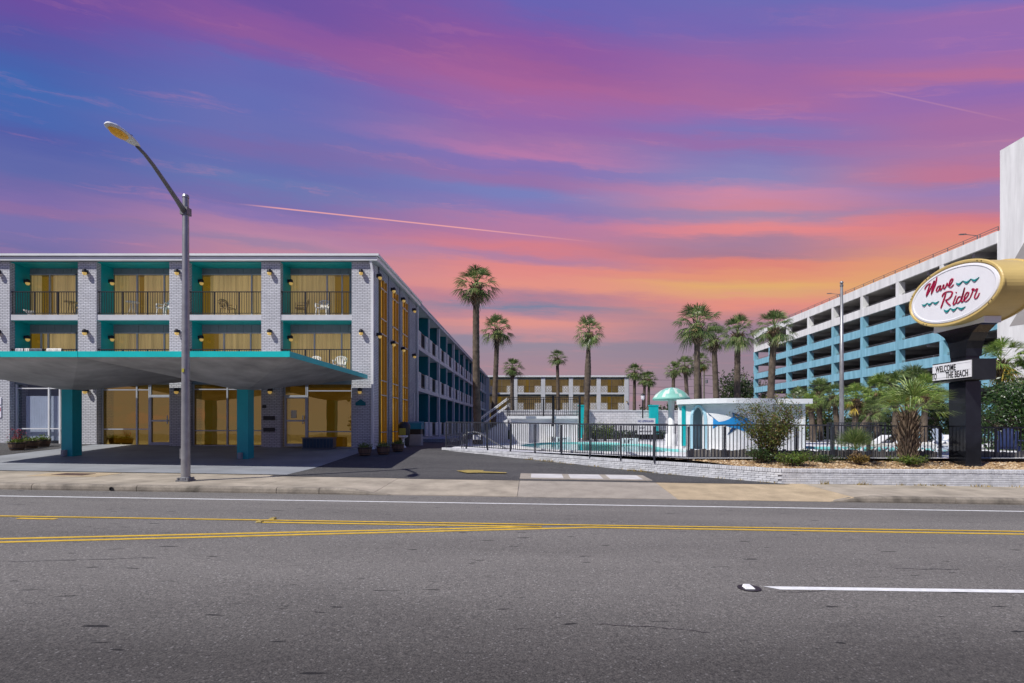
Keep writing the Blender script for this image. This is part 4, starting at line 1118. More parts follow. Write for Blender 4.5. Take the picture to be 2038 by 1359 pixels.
for dy in (0, .5):
    b = MB(); b.tube(smooth([(-3.3,24.6+dy,deck_z),(-3.3,24.6+dy,1.2),(-3.05,24.6+dy,1.5),(-2.5,24.6+dy,1.48),(-1.9,24.6+dy,1.1),(-1.2,24.6+dy,deck_z)], 4), .02, 8); b.build('rail', 'galv', hr, True)
b = MB(); b.box(-2.8, -2.4, 24.55, 24.58, 1.18, 1.4); b.build('notice', 'sign_white', hr)

# ================================================================ raised sundeck with stair
sdk = thing('raised_sundeck', (.7, 35, deck_z), 'white raised sundeck block with black railing and stair behind the pool', 'sundeck')
x0, x1, y0, y1, zt = -1.6, 3.03, 33.5, 36.0, 2.42
b = MB(); b.box(x0+.2, x1-.15, y0+.15, y1, deck_z, zt-.16); b.build('base_wall', 'white_paint', sdk)
b = MB(); b.box(x0, x1, y0, y1+.1, zt-.158, zt); b.build('deck_slab', 'white_paint', sdk)
for y in (y0+.08, y1-.02):
    r = railing(sdk, x0, x1, y, zt, 1.22, .13, (0, .5, 1))
b = MB()
for x in (x1-.05, x0+2.9): b.box(x-.07, x+.07, y0-.10, y0-.01, deck_z, zt+1.3)
b.build('tall_post', 'black_metal', sdk)
b = MB(); b.extrude([(x0, y0+.2, zt-.16), (x0-2.6, y0+.2, deck_z), (x0, y0+.2, deck_z)], (0, .15, 0)); b.build('stair_wall', 'white_paint', sdk)
for i in range(9):
    b = MB(); t = i/9; b.box(x0-2.6+2.6*t, x0-2.6+2.6*t+.3, y0+.36, y0+1.5, deck_z+(zt-.3-deck_z)*t, deck_z+(zt-.3-deck_z)*t+.19); b.build('step', 'slab_grey', sdk)
for dz, m in ((1.2, 'white_paint'), (.75, 'white_paint')):
    for yy in (y0+.2, y0+1.45):
        b = MB(); b.bar((x0, yy, zt+dz-.03), (x0-2.3, yy, zt+dz-1.75), .05, .06); b.build('handrail', m, sdk)
b = MB()
for i in range(14):
    t = (i+.5)/14; b.box(x0-2.3*t-.01, x0-2.3*t+.01, y0+.19, y0+.21, zt-.1-1.72*t, zt+1.15-1.72*t)
b.build('stair_baluster', 'black_metal', sdk)

# ================================================================ courtyard wall with teal piers
cw = thing('courtyard_wall', (5, 46, deck_z), 'pale block wall with teal piers behind the pool', 'wall')
b = MB(); b.box(-3.4, 14.5, 46, 46.3, deck_z-.1, 3.05); b.build('wall_panel', 'wall_brick', cw)
b = MB(); b.box(-3.5, 14.6, 45.95, 46.35, 3.051, 3.14); b.build('coping', 'slab_grey', cw)
for px in (1160, 1301):
    x = (px-PX)/F*45.6; b = MB(); b.box(x-.36, x+.36, 45.4, 45.94, deck_z, 3.5); b.box(x-.4, x+.4, 45.36, 45.98, 3.501, 3.6); b.build('pier', 'teal_bright', cw)
ls = thing('pool_sign', ((1287-PX)/F*36.0, 36, deck_z), 'blue and white no lifeguard board on the far pool fence', 'sign'); x = (1287-PX)/F*36.0
b = MB(); b.box(x-.62, x+.6, 36.05, 36.1, deck_z+1.22, deck_z+1.60); bo = b.build('board', 'slab_grey', ls)
flat_text('NO LIFEGUARD', .19, bo, (x-.6, 36.04, deck_z+1.34), (R(90), 0, 0), 'sign_blue', .78)
b = MB(); b.box(x-.6, x+.6, 36.06, 36.1, deck_z+.5, deck_z+1.12); br = b.build('rules_board', 'slab_grey', ls)
for r_, s in enumerate(('ON DUTY', 'SWIM AT OWN RISK')): flat_text(s, .13, br, (x-.52, 36.05, deck_z+.9-.24*r_), (R(90), 0, 0), 'black_metal', .7)
b = MB(); b.box(x-.55, x-.5, 36.1, 36.14, deck_z, deck_z+1.6); b.box(x+.5, x+.55, 36.1, 36.14, deck_z, deck_z+1.6); b.build('sign_post', 'black_metal', ls)
cl = thing('courtyard_lamp', (8.35, 40, deck_z), 'slim black courtyard lamp post before the block wall', 'lamp post')
b = MB(); b.tube([(8.35, 40, deck_z), (8.35, 40, 3.75)], .05, 8); b.build('post', 'black_metal', cl); b = MB(); b.lathe([(.05,3.75),(.13,3.85),(.15,4.1)], 10, (8.35, 40, 0)); b.build('lantern', 'sign_white', cl); b = MB(); b.lathe([(.17,4.1),(.12,4.2),(0,4.28)], 10, (8.35, 40, 0)); b.build('cap', 'black_metal', cl)

# ================================================================ mushroom fountain
MXX, MY = (1336-PX)/F*29, 29.
mf = thing('mushroom_fountain', (MXX, MY, deck_z), 'mint and white striped mushroom shaped water fountain in the pool area', 'fountain')
b = MB(); b.lathe([(.32,deck_z),(.32,1.35),(.17,1.40),(.16,2.9),(.20,3.25)], 18, (MXX, MY, 0)); b.build('stem', 'white_paint', mf, True)
dm = MB(); n = 32; prof = [(.02,3.92),(.3,3.88),(.6,3.74),(.85,3.54),(.98,3.36),(1.01,3.30),(1.0,3.22),(.2,3.2)]
for r, z in prof:
    for j in range(n): dm.v.append((MXX+r*math.cos(2*math.pi*j/n), MY+r*math.sin(2*math.pi*j/n), z))
for k in range(len(prof)-1):
    for j in range(n):
        a = k*n+j; c = k*n+(j+1) % n; dm.f.append((a, c, c+n, a+n)); dm.mi.append(1 if (1 <= k <= 3 and j % 4 in (0, 1) and (j+k) % 3) else 0)
dm.build('dome', ['mint', 'mint_pale'], mf, True)

# ================================================================ pavilion with arch and marlin mural
VY = 22.6; VS = F/VY
def vx(px): return (px-PX)/VS
def vz(py): return EYE-(py-PY)/VS
pav = thing('pool_pavilion', (9.2, 24, deck_z), 'white curved pool pavilion with arched doorway and blue marlin mural', 'pavilion')
XL, XM, XR = vx(1366), vx(1556), vx(1613)
def bow(x):       # front wall bows towards the street in its middle
    t = max(0, min(1, (x-XL)/(XM-XL))); return VY+1.3*(1-math.sin(math.pi*t))*(1 if t < .5 else .55)
arch0, arch1, azt, azs = vx(1389), vx(1409), vz(808), vz(836)
ZR = vz(803)
N = 46; wl = MB()
def wcol(x): return [(x, bow(x), deck_z-.02), (x, bow(x), ZR)]
xsw = [XL+(XM-XL)*i/N for i in range(N+1)]
ac, ah = (arch0+arch1)/2, (arch1-arch0)/2
def arch_z(x): 
    u = (x-ac)/ah; return azs+(azt-azs)*math.sqrt(max(0, 1-u*u)) if abs(u) < 1 else None
xsw = sorted(set(xsw+[arch0+(arch1-arch0)*i/12 for i in range(13)]))
for a, c in zip(xsw[:-1], xsw[1:]):
    m = (a+c)/2
    if arch0 < m < arch1:
        za, zc_ = arch_z(a) or azs, arch_z(c) or azs
        wl.quad((a, bow(a), za), (c, bow(c), zc_), (c, bow(c), ZR), (a, bow(a), ZR)); wl.quad((a, bow(a), za), (c, bow(c), zc_), (c, bow(c)+.3, zc_), (a, bow(a)+.3, za))
    else: wl.quad((a, bow(a), deck_z-.02), (c, bow(c), deck_z-.02), (c, bow(c), ZR), (a, bow(a), ZR))
for a in (arch0, arch1): wl.quad((a, bow(a), deck_z), (a, bow(a)+.3, deck_z), (a, bow(a)+.3, azs), (a, bow(a), azs))
material('pav_white', (.70,.70,.71), .8, .1, 2.5, .35, 6.)
wl.build('curved_wall', 'pav_white', pav)
b = MB(); b.quad((XL, bow(XL), deck_z), (7.75, 26, deck_z), (7.75, 26, ZR), (XL, bow(XL), ZR)); b.build('end_wall', 'pav_white', pav)
b = MB(); b.box(arch0-.3, arch1+.5, VY+1.7, VY+1.8, deck_z, ZR); b.build('inner_wall', 'arch_blue', pav)
b = MB(); b.box(XM, XR, VY+.5, 26, deck_z, ZR); b.build('annex_wall', 'slab_grey', pav)
b = MB(); b.box(XR-.12, XR+.01, VY+.44, VY+.499, deck_z, ZR); b.build('corner_trim', 'white_paint', pav)
v = MB(); va, vb = vx(1597), vx(1610); 
v.box(va, vb, VY+.45, VY+.499, vz(822), vz(821)); v.box(va, vb, VY+.45, VY+.499, vz(803.5), vz(802.5)); v.box(va, va+.03, VY+.45, VY+.499, vz(821), vz(803.5)); v.box(vb-.03, vb, VY+.45, VY+.499, vz(821), vz(803.5)); v = v.build('vent', 'white_paint', pav)
for i in range(5): q = MB(); zz = vz(820)+i*.075; q.box(va+.032, vb-.032, VY+.46, VY+.495, zz, zz+.03); q.build('slat', 'slab_grey', v)
rf = MB(); pts = [(XL-.12, bow(XL)-.2)]+[(x, bow(x)-.42) for x in xsw[3::4]]+[(XM, VY+.15), (XR+.18, VY+.15), (XR+.18, 26.3), (7.45, 26.3)]
rf.extrude([(x, y, ZR+.005) for x, y in pts], (0, 0, .21)); rf.build('roof', 'fascia_white', pav)
tm = MB(); o_ = .055
ap = [(arch0-.03, deck_z+.01)]+[(ac+(ah+.03)*math.cos(math.pi-math.pi*i/14), azs+(azt-azs+.03)*math.sin(math.pi*i/14)) for i in range(15)]+[(arch1+.03, deck_z+.01)]
for (xa, za), (xb, zb) in zip(ap[:-1], ap[1:]): tm.bar((xa, bow(xa)-.02, za), (xb, bow(xb)-.02, zb), .10, .10)
tm.build('arch_trim', 'arch_blue', pav)
b = MB(); xa = vx(1375); b.box(xa-.10, xa+.07, bow(xa)-.10, bow(xa)-.06, deck_z+.2, vz(806)); b.build('teal_strip', 'teal_bright', pav)
def mur(pts, mat, name, par, d=.012):
    b = MB()
    # fan of quads following the bowed wall: triangulated outline pushed onto the wall
    bm = bmesh.new(); vs = [bm.verts.new((vx(p[0]), 0, vz(p[1]))) for p in pts]; f = bm.faces.new(vs); bmesh.ops.triangulate(bm, faces=[f]); bmesh.ops.subdivide_edges(bm, edges=bm.edges[:], cuts=3, use_grid_fill=True)
    me = bpy.data.meshes.new(name)
    for q in bm.verts: q.co.y = bow(q.co.x)-d
    r = bmesh.ops.extrude_face_region(bm, geom=bm.faces[:])
    for q in r['geom']:
        if isinstance(q, bmesh.types.BMVert): q.co.y += d*.8
    bmesh.ops.recalc_face_normals(bm, faces=bm.faces); bm.to_mesh(me); bm.free(); me.materials.append(M[mat]); return link(name, me, par)
mc = lambda x, y: (1360+x/7.279, 770+y/7.279)
mm = mur([mc(*p) for p in ((395,370),(450,430),(490,470),(530,505),(600,492),(660,468),(720,430),(735,400),(708,368),(745,385),(800,400),(850,420),(930,455),(1000,500),(1100,560),(1240,640),(1090,600),(1010,610),(960,640),(880,640),(820,620),(770,600),(700,590),(640,570),(560,545),(520,560),(455,605),(480,545),(478,500),(460,450))], 'marlin_blue', 'marlin_mural', pav)
mur([mc(*p) for p in ((395,370),(415,390),(450,430),(490,470),(472,462),(440,425),(405,402))], 'marlin_dark', 'tail_edge', mm, .02)
mur([mc(*p) for p in ((708,368),(745,385),(800,400),(790,412),(740,400))], 'marlin_dark', 'fin_edge', mm, .02)
mur([mc(*p) for p in ((700,590),(770,600),(720,640),(640,692),(680,640))], 'marlin_dark', 'lower_fin', mm, .02)

# ================================================================ utility poles and wires behind
for px, py0, y, lab in ((1401, 728, 120, 'leaning dark utility pole with crossarm behind the tall palms'), (1481, 742, 125, 'pale utility pole left of the parking garage')):
    u = thing('utility_pole', ((px-PX)/F*y, y, .2), lab, 'utility pole', 'utility poles'); x = (px-PX)/F*y; zt = zby(py0, y)
    b = MB(); b.tube([(x, y, .2), (x, y, zt)], [.28, .2], 8); b.build('pole', 'pole_wood', u)
    if px < 1450:
        b = MB(); b.bar((x-.4, y, zt-2.2), (x+2.6, y, zt-2.2), .18); b.build('crossarm', 'pole_wood', u)
        b = MB(); b.lathe([(.0,0),(.3,.05),(.3,.8),(0,.85)], 10, (x+.5, y-.3, zt-4)); b.build('transformer', 'galv_dark', u)
for i, (z0, z1) in enumerate(((12.5, 13.2), (10.9, 11.5), (9.2, 9.9))):
    b = MB(); x0, x1 = (1401-PX)/F*120, (1481-PX)/F*125
    pts = [(20+(x0-20)*t, 118+2*t, z0-1.2*4*t*(1-t)*.4) for t in [k/8 for k in range(9)]]+[(x0+(x1-x0)*t, 120+5*t, z0+(z1-z0)*t-.4*4*t*(1-t)) for t in [k/6 for k in range(1, 7)]]
    b.tube(pts, .03, 4); tag(b.build('power_line', 'wire'), ('topmost', 'middle', 'lowest')[i]+' thin power line strung between the far utility poles', 'wire', 'power lines')
lh = thing('low_building', (30, 140, .2), 'low pale roofed building far beyond the courtyard wall', 'building')
b = MB(); b.box(20, 48, 140, 150, 0, 5.2); b.build('wall', 'walk_concrete', lh); b = MB(); b.box(19.5, 48.5, 139.5, 150.5, 5.21, 5.9); b.build('roof', 'fascia_white', lh)
for i in range(7): b = MB(); b.box(22+i*3.7, 24+i*3.7, 139.93, 139.99, 2.6, 4.4); b.build('window', 'frame_dark', lh)

# ================================================================ palms
def frond(b, base, d, pet, length, nbl, r, droop=.5, width=.035, spread=78):
    d = d.normalized(); side = d.cross(Vector((0, 0, 1)))
    if side.length < .05: side = Vector((1, 0, 0))
    side.normalize(); up = side.cross(d).normalized()
    c = base+d*pet+Vector((0, 0, -.06*pet))
    # petiole
    i = len(b.v); w = .014
    b.v += [tuple(base-side*w), tuple(base+side*w), tuple(c+side*w), tuple(c-side*w)]; b.f.append((i, i+1, i+2, i+3)); b.mi.append(0)
    for k in range(nbl):
        a = R(-spread+2*spread*(k+.5)/nbl+r.uniform(-4, 4)); L = length*(.72+.28*math.cos(a*.9))*r.uniform(.85, 1.08)
        e = (d*math.cos(a)+side*math.sin(a)+up*.12*math.cos(a*2)).normalized()
        wv = e.cross(up).normalized()*width*L/.9
        m1 = c+e*L*.52+Vector((0, 0, -droop*.10*L)); tip = c+e*L*.9+Vector((0, 0, -droop*L*(.35+.25*r.random())))
        i = len(b.v); c0 = c+e*.03
        b.v += [tuple(c0-wv*.25), tuple(c0+wv*.25), tuple(m1+wv*.55), tuple(m1-wv*.55), tuple(tip)]
        b.f += [(i, i+1, i+2, i+3), (i+3, i+2, i+4)]; b.mi += [0, 0]
def crown_mesh(seed, nfr=38, nbl=22, R_=1.0, low=-50, width=.042):
    r = random.Random(seed); b = MB()
    for k in range(nfr):
        t = (k+.5)/nfr; az = k*2.39996+r.uniform(-.3, .3); el = R(88-(88-low)*t**.85+r.uniform(-8, 8))
        d = Vector((math.cos(az)*math.cos(el), math.sin(az)*math.cos(el), math.sin(el)))
        frond(b, Vector((0, 0, .02)), d, R_*r.uniform(.42, .66), R_*r.uniform(.5, .64), nbl, r, .5+.5*(1-math.sin(max(el, 0))), width)
    return b
CR = [crown_mesh(s).rawmesh('crown', 'palm_leaf') for s in (1, 2, 3, 4)]
CRB = [crown_mesh(s, 30, 26, 1., -20).rawmesh('crown', 'palm_bright') for s in (11, 12)]
def skirt(seed, n=26, L=.55, mat='palm_dead'):
    r = random.Random(seed); b = MB()
    for k in range(n):
        az = r.uniform(0, 6.28); el = R(r.uniform(-80, -25)); d = Vector((math.cos(az)*math.cos(el), math.sin(az)*math.cos(el), math.sin(el)))
        frond(b, Vector((math.cos(az)*.1, math.sin(az)*.1, r.uniform(-.25, .05))), d, L*.35, L*.6, 9, r, .8, .06, 45)
    return b.rawmesh('dead_fronds', mat)
SK = [skirt(s) for s in (21, 22)]; SKY = skirt(23, 8, .9, 'palm_yellow')
def boots_mesh(seed, h=.9, r0=.2, n=60, L=.26):
    r = random.Random(seed); b = MB()
    for k in range(n):
        t = k/n; az = k*2.4; z = -h*t; rad = r0*(1.0-.25*t); c, s = math.cos(az), math.sin(az); l = L*r.uniform(.6, 1.1)
        p = Vector((c*rad*.8, s*rad*.8, z)); tip = Vector((c*(rad+l*.75), s*(rad+l*.75), z+l*.75)); sd = Vector((-s, c, 0))*.05
        i = len(b.v); b.v += [tuple(p-sd), tuple(p+sd), tuple(tip+sd*.35), tuple(tip-sd*.35), tuple(p+Vector((0, 0, -.08)))]
        b.f += [(i, i+1, i+2, i+3), (i+4, i+1, i), (i, i+3, i+4), (i+1, i+4, i+2)]; b.mi += [0]*4
    return b.rawmesh('boots', 'boots')
BT = [boots_mesh(31), boots_mesh(32, .7)]
def palm(base, top, rad, cr, label, tr=.19, bulge=0., bright=False, yellow=False, dead=True, group='tall cabbage palms', bt=1., skirt_s=1.):
    base, top = Vector(base), Vector(top)
    root = thing('palm_tree', base, label, 'palm', group)
    b = MB(); n = 64; pts = []; rr = []
    r = random.Random(int(base.x*100)); bend = Vector((r.uniform(-.12, .12), 0, 0))*min(1, (top.z-base.z)/6)
    for i in range(n+1):
        t = i/n; pts.append(base.lerp(top, t)+bend*math.sin(math.pi*t)); w = .88*tr*(1.15-.28*t)*(1+(.035 if i % 2 else -.035)+.02*r.uniform(-1, 1))
        if bulge: w *= 1+bulge*math.exp(-((t-.62)/.14)**2)-.12*math.exp(-((t-.85)/.06)**2)
        if t < .06: w *= 1.15
        rr.append(w)
    pts[0] = pts[0]-Vector((0, 0, .1))
    b.tube(pts, rr, 12); b.build('trunk', 'trunk', root, True)
    ms = (CRB if bright else CR); s = rad
    link('crown', ms[cr % len(ms)], root, top, (r.uniform(-.16, .16), r.uniform(-.16, .16), r.uniform(0, 6)), (s*r.uniform(.92, 1.1), s*r.uniform(.92, 1.1), s*r.uniform(.85, 1.12)))
    link('boots', BT[cr % 2], root, top-Vector((0, 0, .05)), (0, 0, cr), (tr/.17*bt, tr/.17*bt, bt*rad/1.1))
    if dead: link('dead_fronds', SK[cr % 2], root, top, (0, 0, cr*1.3), s*.85*skirt_s)
    if yellow: link('yellow_fronds', SKY, root, top, (0, 0, cr), s)
    return root
def ppalm(pxb, pxt, pyt, y, rpx, cr, label, zb=None, **k):
    zb = deck_z if zb is None else zb
    return palm(((pxb-PX)/F*y, y, zb), ((pxt-PX)/F*y, y, zby(pyt, y)), rpx/F*y*1.12, cr, label, **k)
ppalm(951, 948, 566, 31, 42, 0, 'tallest palm standing against the side wing of the motel', tr=.235, bt=1.0)
ppalm(980, 990, 655, 37.5, 33, 1, 'second tall palm just right of the tallest one by the motel', tr=.21, bt=1.)
ppalm(1022, 1020, 731, 62, 21, 2, 'small palm left in front of the back wing', tr=.26)
ppalm(1111, 1109, 712, 60, 19, 3, 'slim palm in the middle before the back wing', tr=.22)
ppalm(1166, 1172, 660, 38, 31, 0, 'palm with a swollen trunk right of the raised sundeck', tr=.20, bulge=.38, bt=.9)
ppalm(1262, 1263, 740, 68, 20, 1, 'leftmost of the three small palms right of the back wing', tr=.24)
ppalm(1279, 1283, 754, 72, 16, 2, 'middle one of the three small palms right of the back wing', tr=.24)
ppalm(1291, 1292, 754, 66, 17, 3, 'rightmost of the three small palms right of the back wing', tr=.2)
ppalm(1341, 1341, 736, 58, 18, 0, 'small palm rising behind the mushroom fountain', tr=.23)
ppalm(1368, 1363, 728, 56, 21, 1, 'small palm between the mushroom fountain and the tallest pavilion palm', tr=.24)
ppalm(1394, 1392, 720, 58, 22, 2, 'yellowing palm hidden behind the big pavilion palm trunk', tr=.24, yellow=True)
ppalm(1390, 1388, 645, 27.5, 47, 3, 'biggest palm behind the left half of the pavilion', tr=.18, bt=1.15)
ppalm(1428, 1420, 672, 32, 29, 0, 'second palm from the left behind the pavilion roof', tr=.2)
ppalm(1467, 1468, 662, 30, 36, 1, 'third palm from the left behind the pavilion roof', tr=.2)
ppalm(1531, 1541, 652, 29, 40, 2, 'palm behind the pavilion standing before the far garage corner', tr=.21)
# lower palms massed before the garage
low = [(1595,1592,782,36,30),(1634,1630,770,38,34),(1672,1660,776,36,34),(1700,1705,768,34,38),(1732,1722,775,37,36),(1745,1752,752,35,40),(1778,1782,742,34,42),(1800,1820,735,36,44),(1838,1842,752,33,40),(1860,1868,770,36,36),(1690,1740,790,33,30),(1620,1612,792,35,26)]
ordn = 'first second third fourth fifth sixth seventh eighth ninth tenth eleventh twelfth'.split()
for i, (a, c, d, y, r) in enumerate(sorted(low, key=lambda q: q[1])):
    d += 10 if c < 1700 else 26; r *= .86
    ppalm(a, c, d, y, r, i, ordn[i]+' palm from the left in the row of low palms before the garage', zb=.5, tr=.2, yellow=i in (4, 8), group='low palms before the garage', dead=True, bright=i % 3 == 1, skirt_s=1.1)
ppalm(1990, 1992, 718, 27, 48, 1, 'bright low palm right of the marquee box', zb=.5, tr=.2, bright=True, yellow=True, group='low palms before the garage')
ppalm(2050, 2046, 752, 26, 44, 0, 'low palm cut by the right picture edge', zb=.5, tr=.2, group='low palms before the garage')
# shaggy young palm before the fence
sh = palm((12.62, 17.75, .62), (12.68, 17.75, 2.35), .01, 0, 'young palm with shaggy brown trunk and bright fronds behind the gravel', tr=.13, dead=False, bt=.01, group='foreground palms')
b = MB(); r = random.Random(5)
for k in range(150):
    t = k/150; az = k*2.4; z = .66+1.55*t; rad = .15+.13*math.sin(math.pi*min(1, t*.9+.15)); c, s = math.cos(az), math.sin(az); l = .30*r.uniform(.5, 1.2)*(1+.5*t)
    p = Vector((12.63+c*rad*.7, 17.75+s*rad*.7, z)); tip = p+Vector((c*l*.62, s*l*.62, l*.85)); sd = Vector((-s, c, 0))*.045
    i = len(b.v); b.v += [tuple(p-sd), tuple(p+sd), tuple(tip+sd*.4), tuple(tip-sd*.4), tuple(p-Vector((0, 0, .16)))]; b.f += [(i, i+1, i+2, i+3), (i+4, i+1, i), (i, i+3, i+4), (i+1, i+4, i+2)]
link('frond_stubs', b.rawmesh('frond_stubs', 'boots'), sh)
b = MB(); b.tube([(12.63, 17.75, .55), (12.63, 17.75, 1.3), (12.66, 17.75, 2.3)], [.18, .25, .13], 12); b.build('trunk_core', 'trunk', sh, True)
b = MB(); r = random.Random(9)
for k in range(21):
    az = k*2.4; el = R(80-80*(k/21)**.8+r.uniform(-8, 8)); d = Vector((math.cos(az)*math.cos(el), math.sin(az)*math.cos(el), math.sin(el)))
    frond(b, Vector((12.67, 17.7, 2.3)), d, r.uniform(.55, .85), r.uniform(.85, 1.15), 24, r, .5, .024, 80)
link('fronds', b.rawmesh('fronds', 'palm_bright'), sh)
# small fan palm
sf = thing('fan_palm', (10.72, 17.5, .64), 'small bushy fan palm between the shrub and the shaggy palm', 'palm', 'foreground palms')
b = MB()
for k in range(34):
    az = k*2.4; el = R(88-80*(k/34)**.8+r.uniform(-8, 8)); d = Vector((math.cos(az)*math.cos(el), math.sin(az)*math.cos(el), math.sin(el)))
    frond(b, Vector((10.72, 17.5, 1.05)), d, r.uniform(.28, .46), r.uniform(.46, .66), 20, r, .25, .026, 75)
link('fronds', b.rawmesh('fronds', 'palm_leaf'), sf); link('dead_fronds', SK[0], sf, (10.72, 17.5, .98), None, .42)
b = MB(); b.tube([(10.72, 17.5, .55), (10.72, 17.5, 1.0)], [.1, .07], 8); b.build('trunk', 'boots', sf)

# ================================================================ leafy shrubs and trees
def leaves(b, pts, size, r, flat=.0):
    for p in pts:
        u = Vector((r.gauss(0, 1), r.gauss(0, 1), r.gauss(0, 1))).normalized(); w = u.cross(Vector((r.gauss(0, 1), r.gauss(0, 1), r.gauss(0, 1)))).normalized(); s = size*r.uniform(.6, 1.3)
        i = len(b.v); p = Vector(p); b.v += [tuple(p-u*s), tuple(p+w*s*.45), tuple(p+u*s), tuple(p-w*s*.45)]; b.f.append((i, i+1, i+2, i+3)); b.mi.append(0)
def twiggy(name, base, h, rx, ry, n_stem, n_leaf, size, mat, label, cat, seed, lo=.15, clump=.13, droop=0., group=None, bark='bark', sr=.016):
    r = random.Random(seed); base = Vector(base); root = thing(name, base, label, cat, group)
    st = MB(); lv = []; ends = []
    for k in range(n_stem):
        a = r.uniform(0, 6.28); q = math.sqrt(r.random()); t = base+Vector((math.cos(a)*rx*q, math.sin(a)*ry*q, h*r.uniform(.55, 1)*(1-.25*q*q)))
        m = base.lerp(t, .5)+Vector((r.uniform(-.1, .1)*rx, r.uniform(-.1, .1)*ry, h*.08)); p = smooth([tuple(base+Vector((r.uniform(-.08, .08), r.uniform(-.08, .08), 0))), tuple(m), tuple(t)], 3)
        st.tube(p, [sr*(1-.8*i/len(p)) for i in range(len(p))], 4, False)
        for f in (.35, .5, .62, .75, .87, 1.): ends.append(Vector(p[min(len(p)-1, int(f*(len(p)-1)))]))
        for _ in range(2):
            s = Vector(p[r.randrange(len(p)//3, len(p)-1)]); e = s+Vector((r.uniform(-.45, .45)*rx, r.uniform(-.45, .45)*ry, r.uniform(0, .3)*h)); st.tube([s, e], [sr*.5, sr*.2], 3, False); ends += [e, s.lerp(e, .5)]
    st.build('stems', bark, root)
    lb = MB(); pts = []
    for _ in range(n_leaf):
        c = r.choice(ends); pts.append(c+Vector((r.gauss(0, clump), r.gauss(0, clump), r.gauss(0, clump*.8))))
    pts = [p for p in pts if p.z > base.z+lo*h*.3]
    leaves(lb, pts, size, r); link('foliage', lb.rawmesh('foliage', mat), root)
    return root
twiggy('crape_myrtle', (7.92, 17.75, .62), 2.25, 1.3, .8, 52, 7200, .036, 'shrub_leaf', 'large airy crape myrtle shrub hiding the marlin behind the fence', 'shrub', 3, clump=.085)
twiggy('low_shrub', (8.55, 17.15, .56), .42, .75, .4, 30, 3200, .026, 'bush_leaf', 'low bright green shrub at the foot of the crape myrtle', 'shrub', 4, clump=.07, lo=0)
twiggy('low_shrub', (7.6, 17.55, .6), .55, .5, .4, 24, 1800, .026, 'hedge_leaf', 'dark low shrub left under the crape myrtle', 'shrub', 14, clump=.08, lo=0)
twiggy('ground_cover', (12.4, 17.35, .56), .26, .75, .35, 26, 2200, .024, 'bush_leaf', 'low green plants round the foot of the shaggy palm', 'plant', 6, clump=.06, lo=0)
twiggy('ground_cover', (9.8, 17.75, .6), .25, .7, .3, 22, 1500, .024, 'hedge_leaf', 'thin dark plants between low shrub and fan palm', 'plant', 7, clump=.06, lo=0)
twiggy('ground_cover', (10.75, 17.4, .6), .28, .4, .3, 18, 900, .026, 'dry_weed', 'dry mixed weeds under the small fan palm', 'plant', 8, clump=.06, lo=0)
def blob_tree(name, base, h, rx, ry, n, size, mat, label, cat, seed, trunk=True, k=26, lo=.1, group=None):
    r = random.Random(seed); base = Vector(base); root = thing(name, base, label, cat, group); lb = MB(); st = MB()
    cl = []
    for i in range(k):
        a = r.uniform(0, 6.28); q = math.sqrt(r.random())*.8; z = r.uniform(lo, .92); e = math.sqrt(max(.1, 1-((z-.5)/.6)**2)); cl.append((base+Vector((math.cos(a)*rx*q*e, math.sin(a)*ry*q*e, z*h)), r.uniform(.2, .36)))
    for c, s in cl: st.tube([base+Vector((0, 0, .05*h)), base.lerp(c, .5)+Vector((0, 0, .05*h)), c], [.03*rx, .018*rx, .006*rx], 5, False)
    st.build('trunk', 'bark', root); pts = []
    for _ in range(n):
        c, s = r.choice(cl); v = Vector((r.gauss(0, 1), r.gauss(0, 1), r.gauss(0, 1))).normalized()*r.random()**.35; pts.append(c+Vector((v.x*rx*s, v.y*ry*s, v.z*h*s*.75)))
    leaves(lb, pts, size, r); link('crown', lb.rawmesh('crown', mat), root); return root
blob_tree('evergreen_bush', (22.6, 24, .4), 3.6, 2.6, 2.2, 15000, .075, 'hedge_leaf', 'big glossy dark evergreen bush right of the sign pylon', 'bush', 41, k=60, lo=.06)
blob_tree('evergreen_bush', (27.5, 25, .4), 3.4, 2.6, 2.2, 9000, .08, 'hedge_leaf', 'dark evergreen bush at the right picture edge', 'bush', 42, k=40, lo=.06)
blob_tree('broadleaf_tree', ((1462-PX)/F*95, 95, .2), 10.8, 3.6, 4, 6000, .22, 'tree_leaf', 'round dark green tree behind the palms left of the garage', 'tree', 43, k=46, lo=.25)
blob_tree('broadleaf_tree', ((1500-PX)/F*125, 125, .2), 12.5, 4.2, 4, 3000, .25, 'tree_leaf', 'thin bare looking tree beside the far garage corner', 'tree', 44, k=40, lo=.3)
blob_tree('yard_tree', ((1330-PX)/F*70, 70, .3), 4.6, 1.6, 1.6, 2500, .13, 'tree_leaf', 'small dark tree behind the mushroom fountain', 'tree', 45, k=24)
for i, (px, y, h, w, lab) in enumerate(((1575, 40, 3.9, 3.0, 'olive brown undergrowth behind the pavilion roof'), (1660, 42, 3.4, 3.2, 'green undergrowth below the low palms left of the flagpole'), (1750, 40, 2.6, 3.2, 'dark undergrowth below the low palms right of the flagpole'), (1905, 34, 2.8, 2.6, 'shaded undergrowth behind the sign pylon'))):
    blob_tree('undergrowth', ((px-PX)/F*y, y, .3), h, w, 1.6, 5200, .10, 'shrub_leaf' if i == 0 else 'tree_leaf', lab, 'bush', 60+i, k=34, lo=.03)
blob_tree('roadside_tree', (-19, -15, -.1), 6.5, 4.5, 3, 5000, .2, 'tree_leaf', 'dark tree across the street mirrored in the lobby glass', 'tree', 46, k=36)
blob_tree('roadside_tree', (-9, -19, -.1), 5.0, 5, 3, 5000, .2, 'tree_leaf', 'wide low tree across the street mirrored beside the office door', 'tree', 47, k=36)
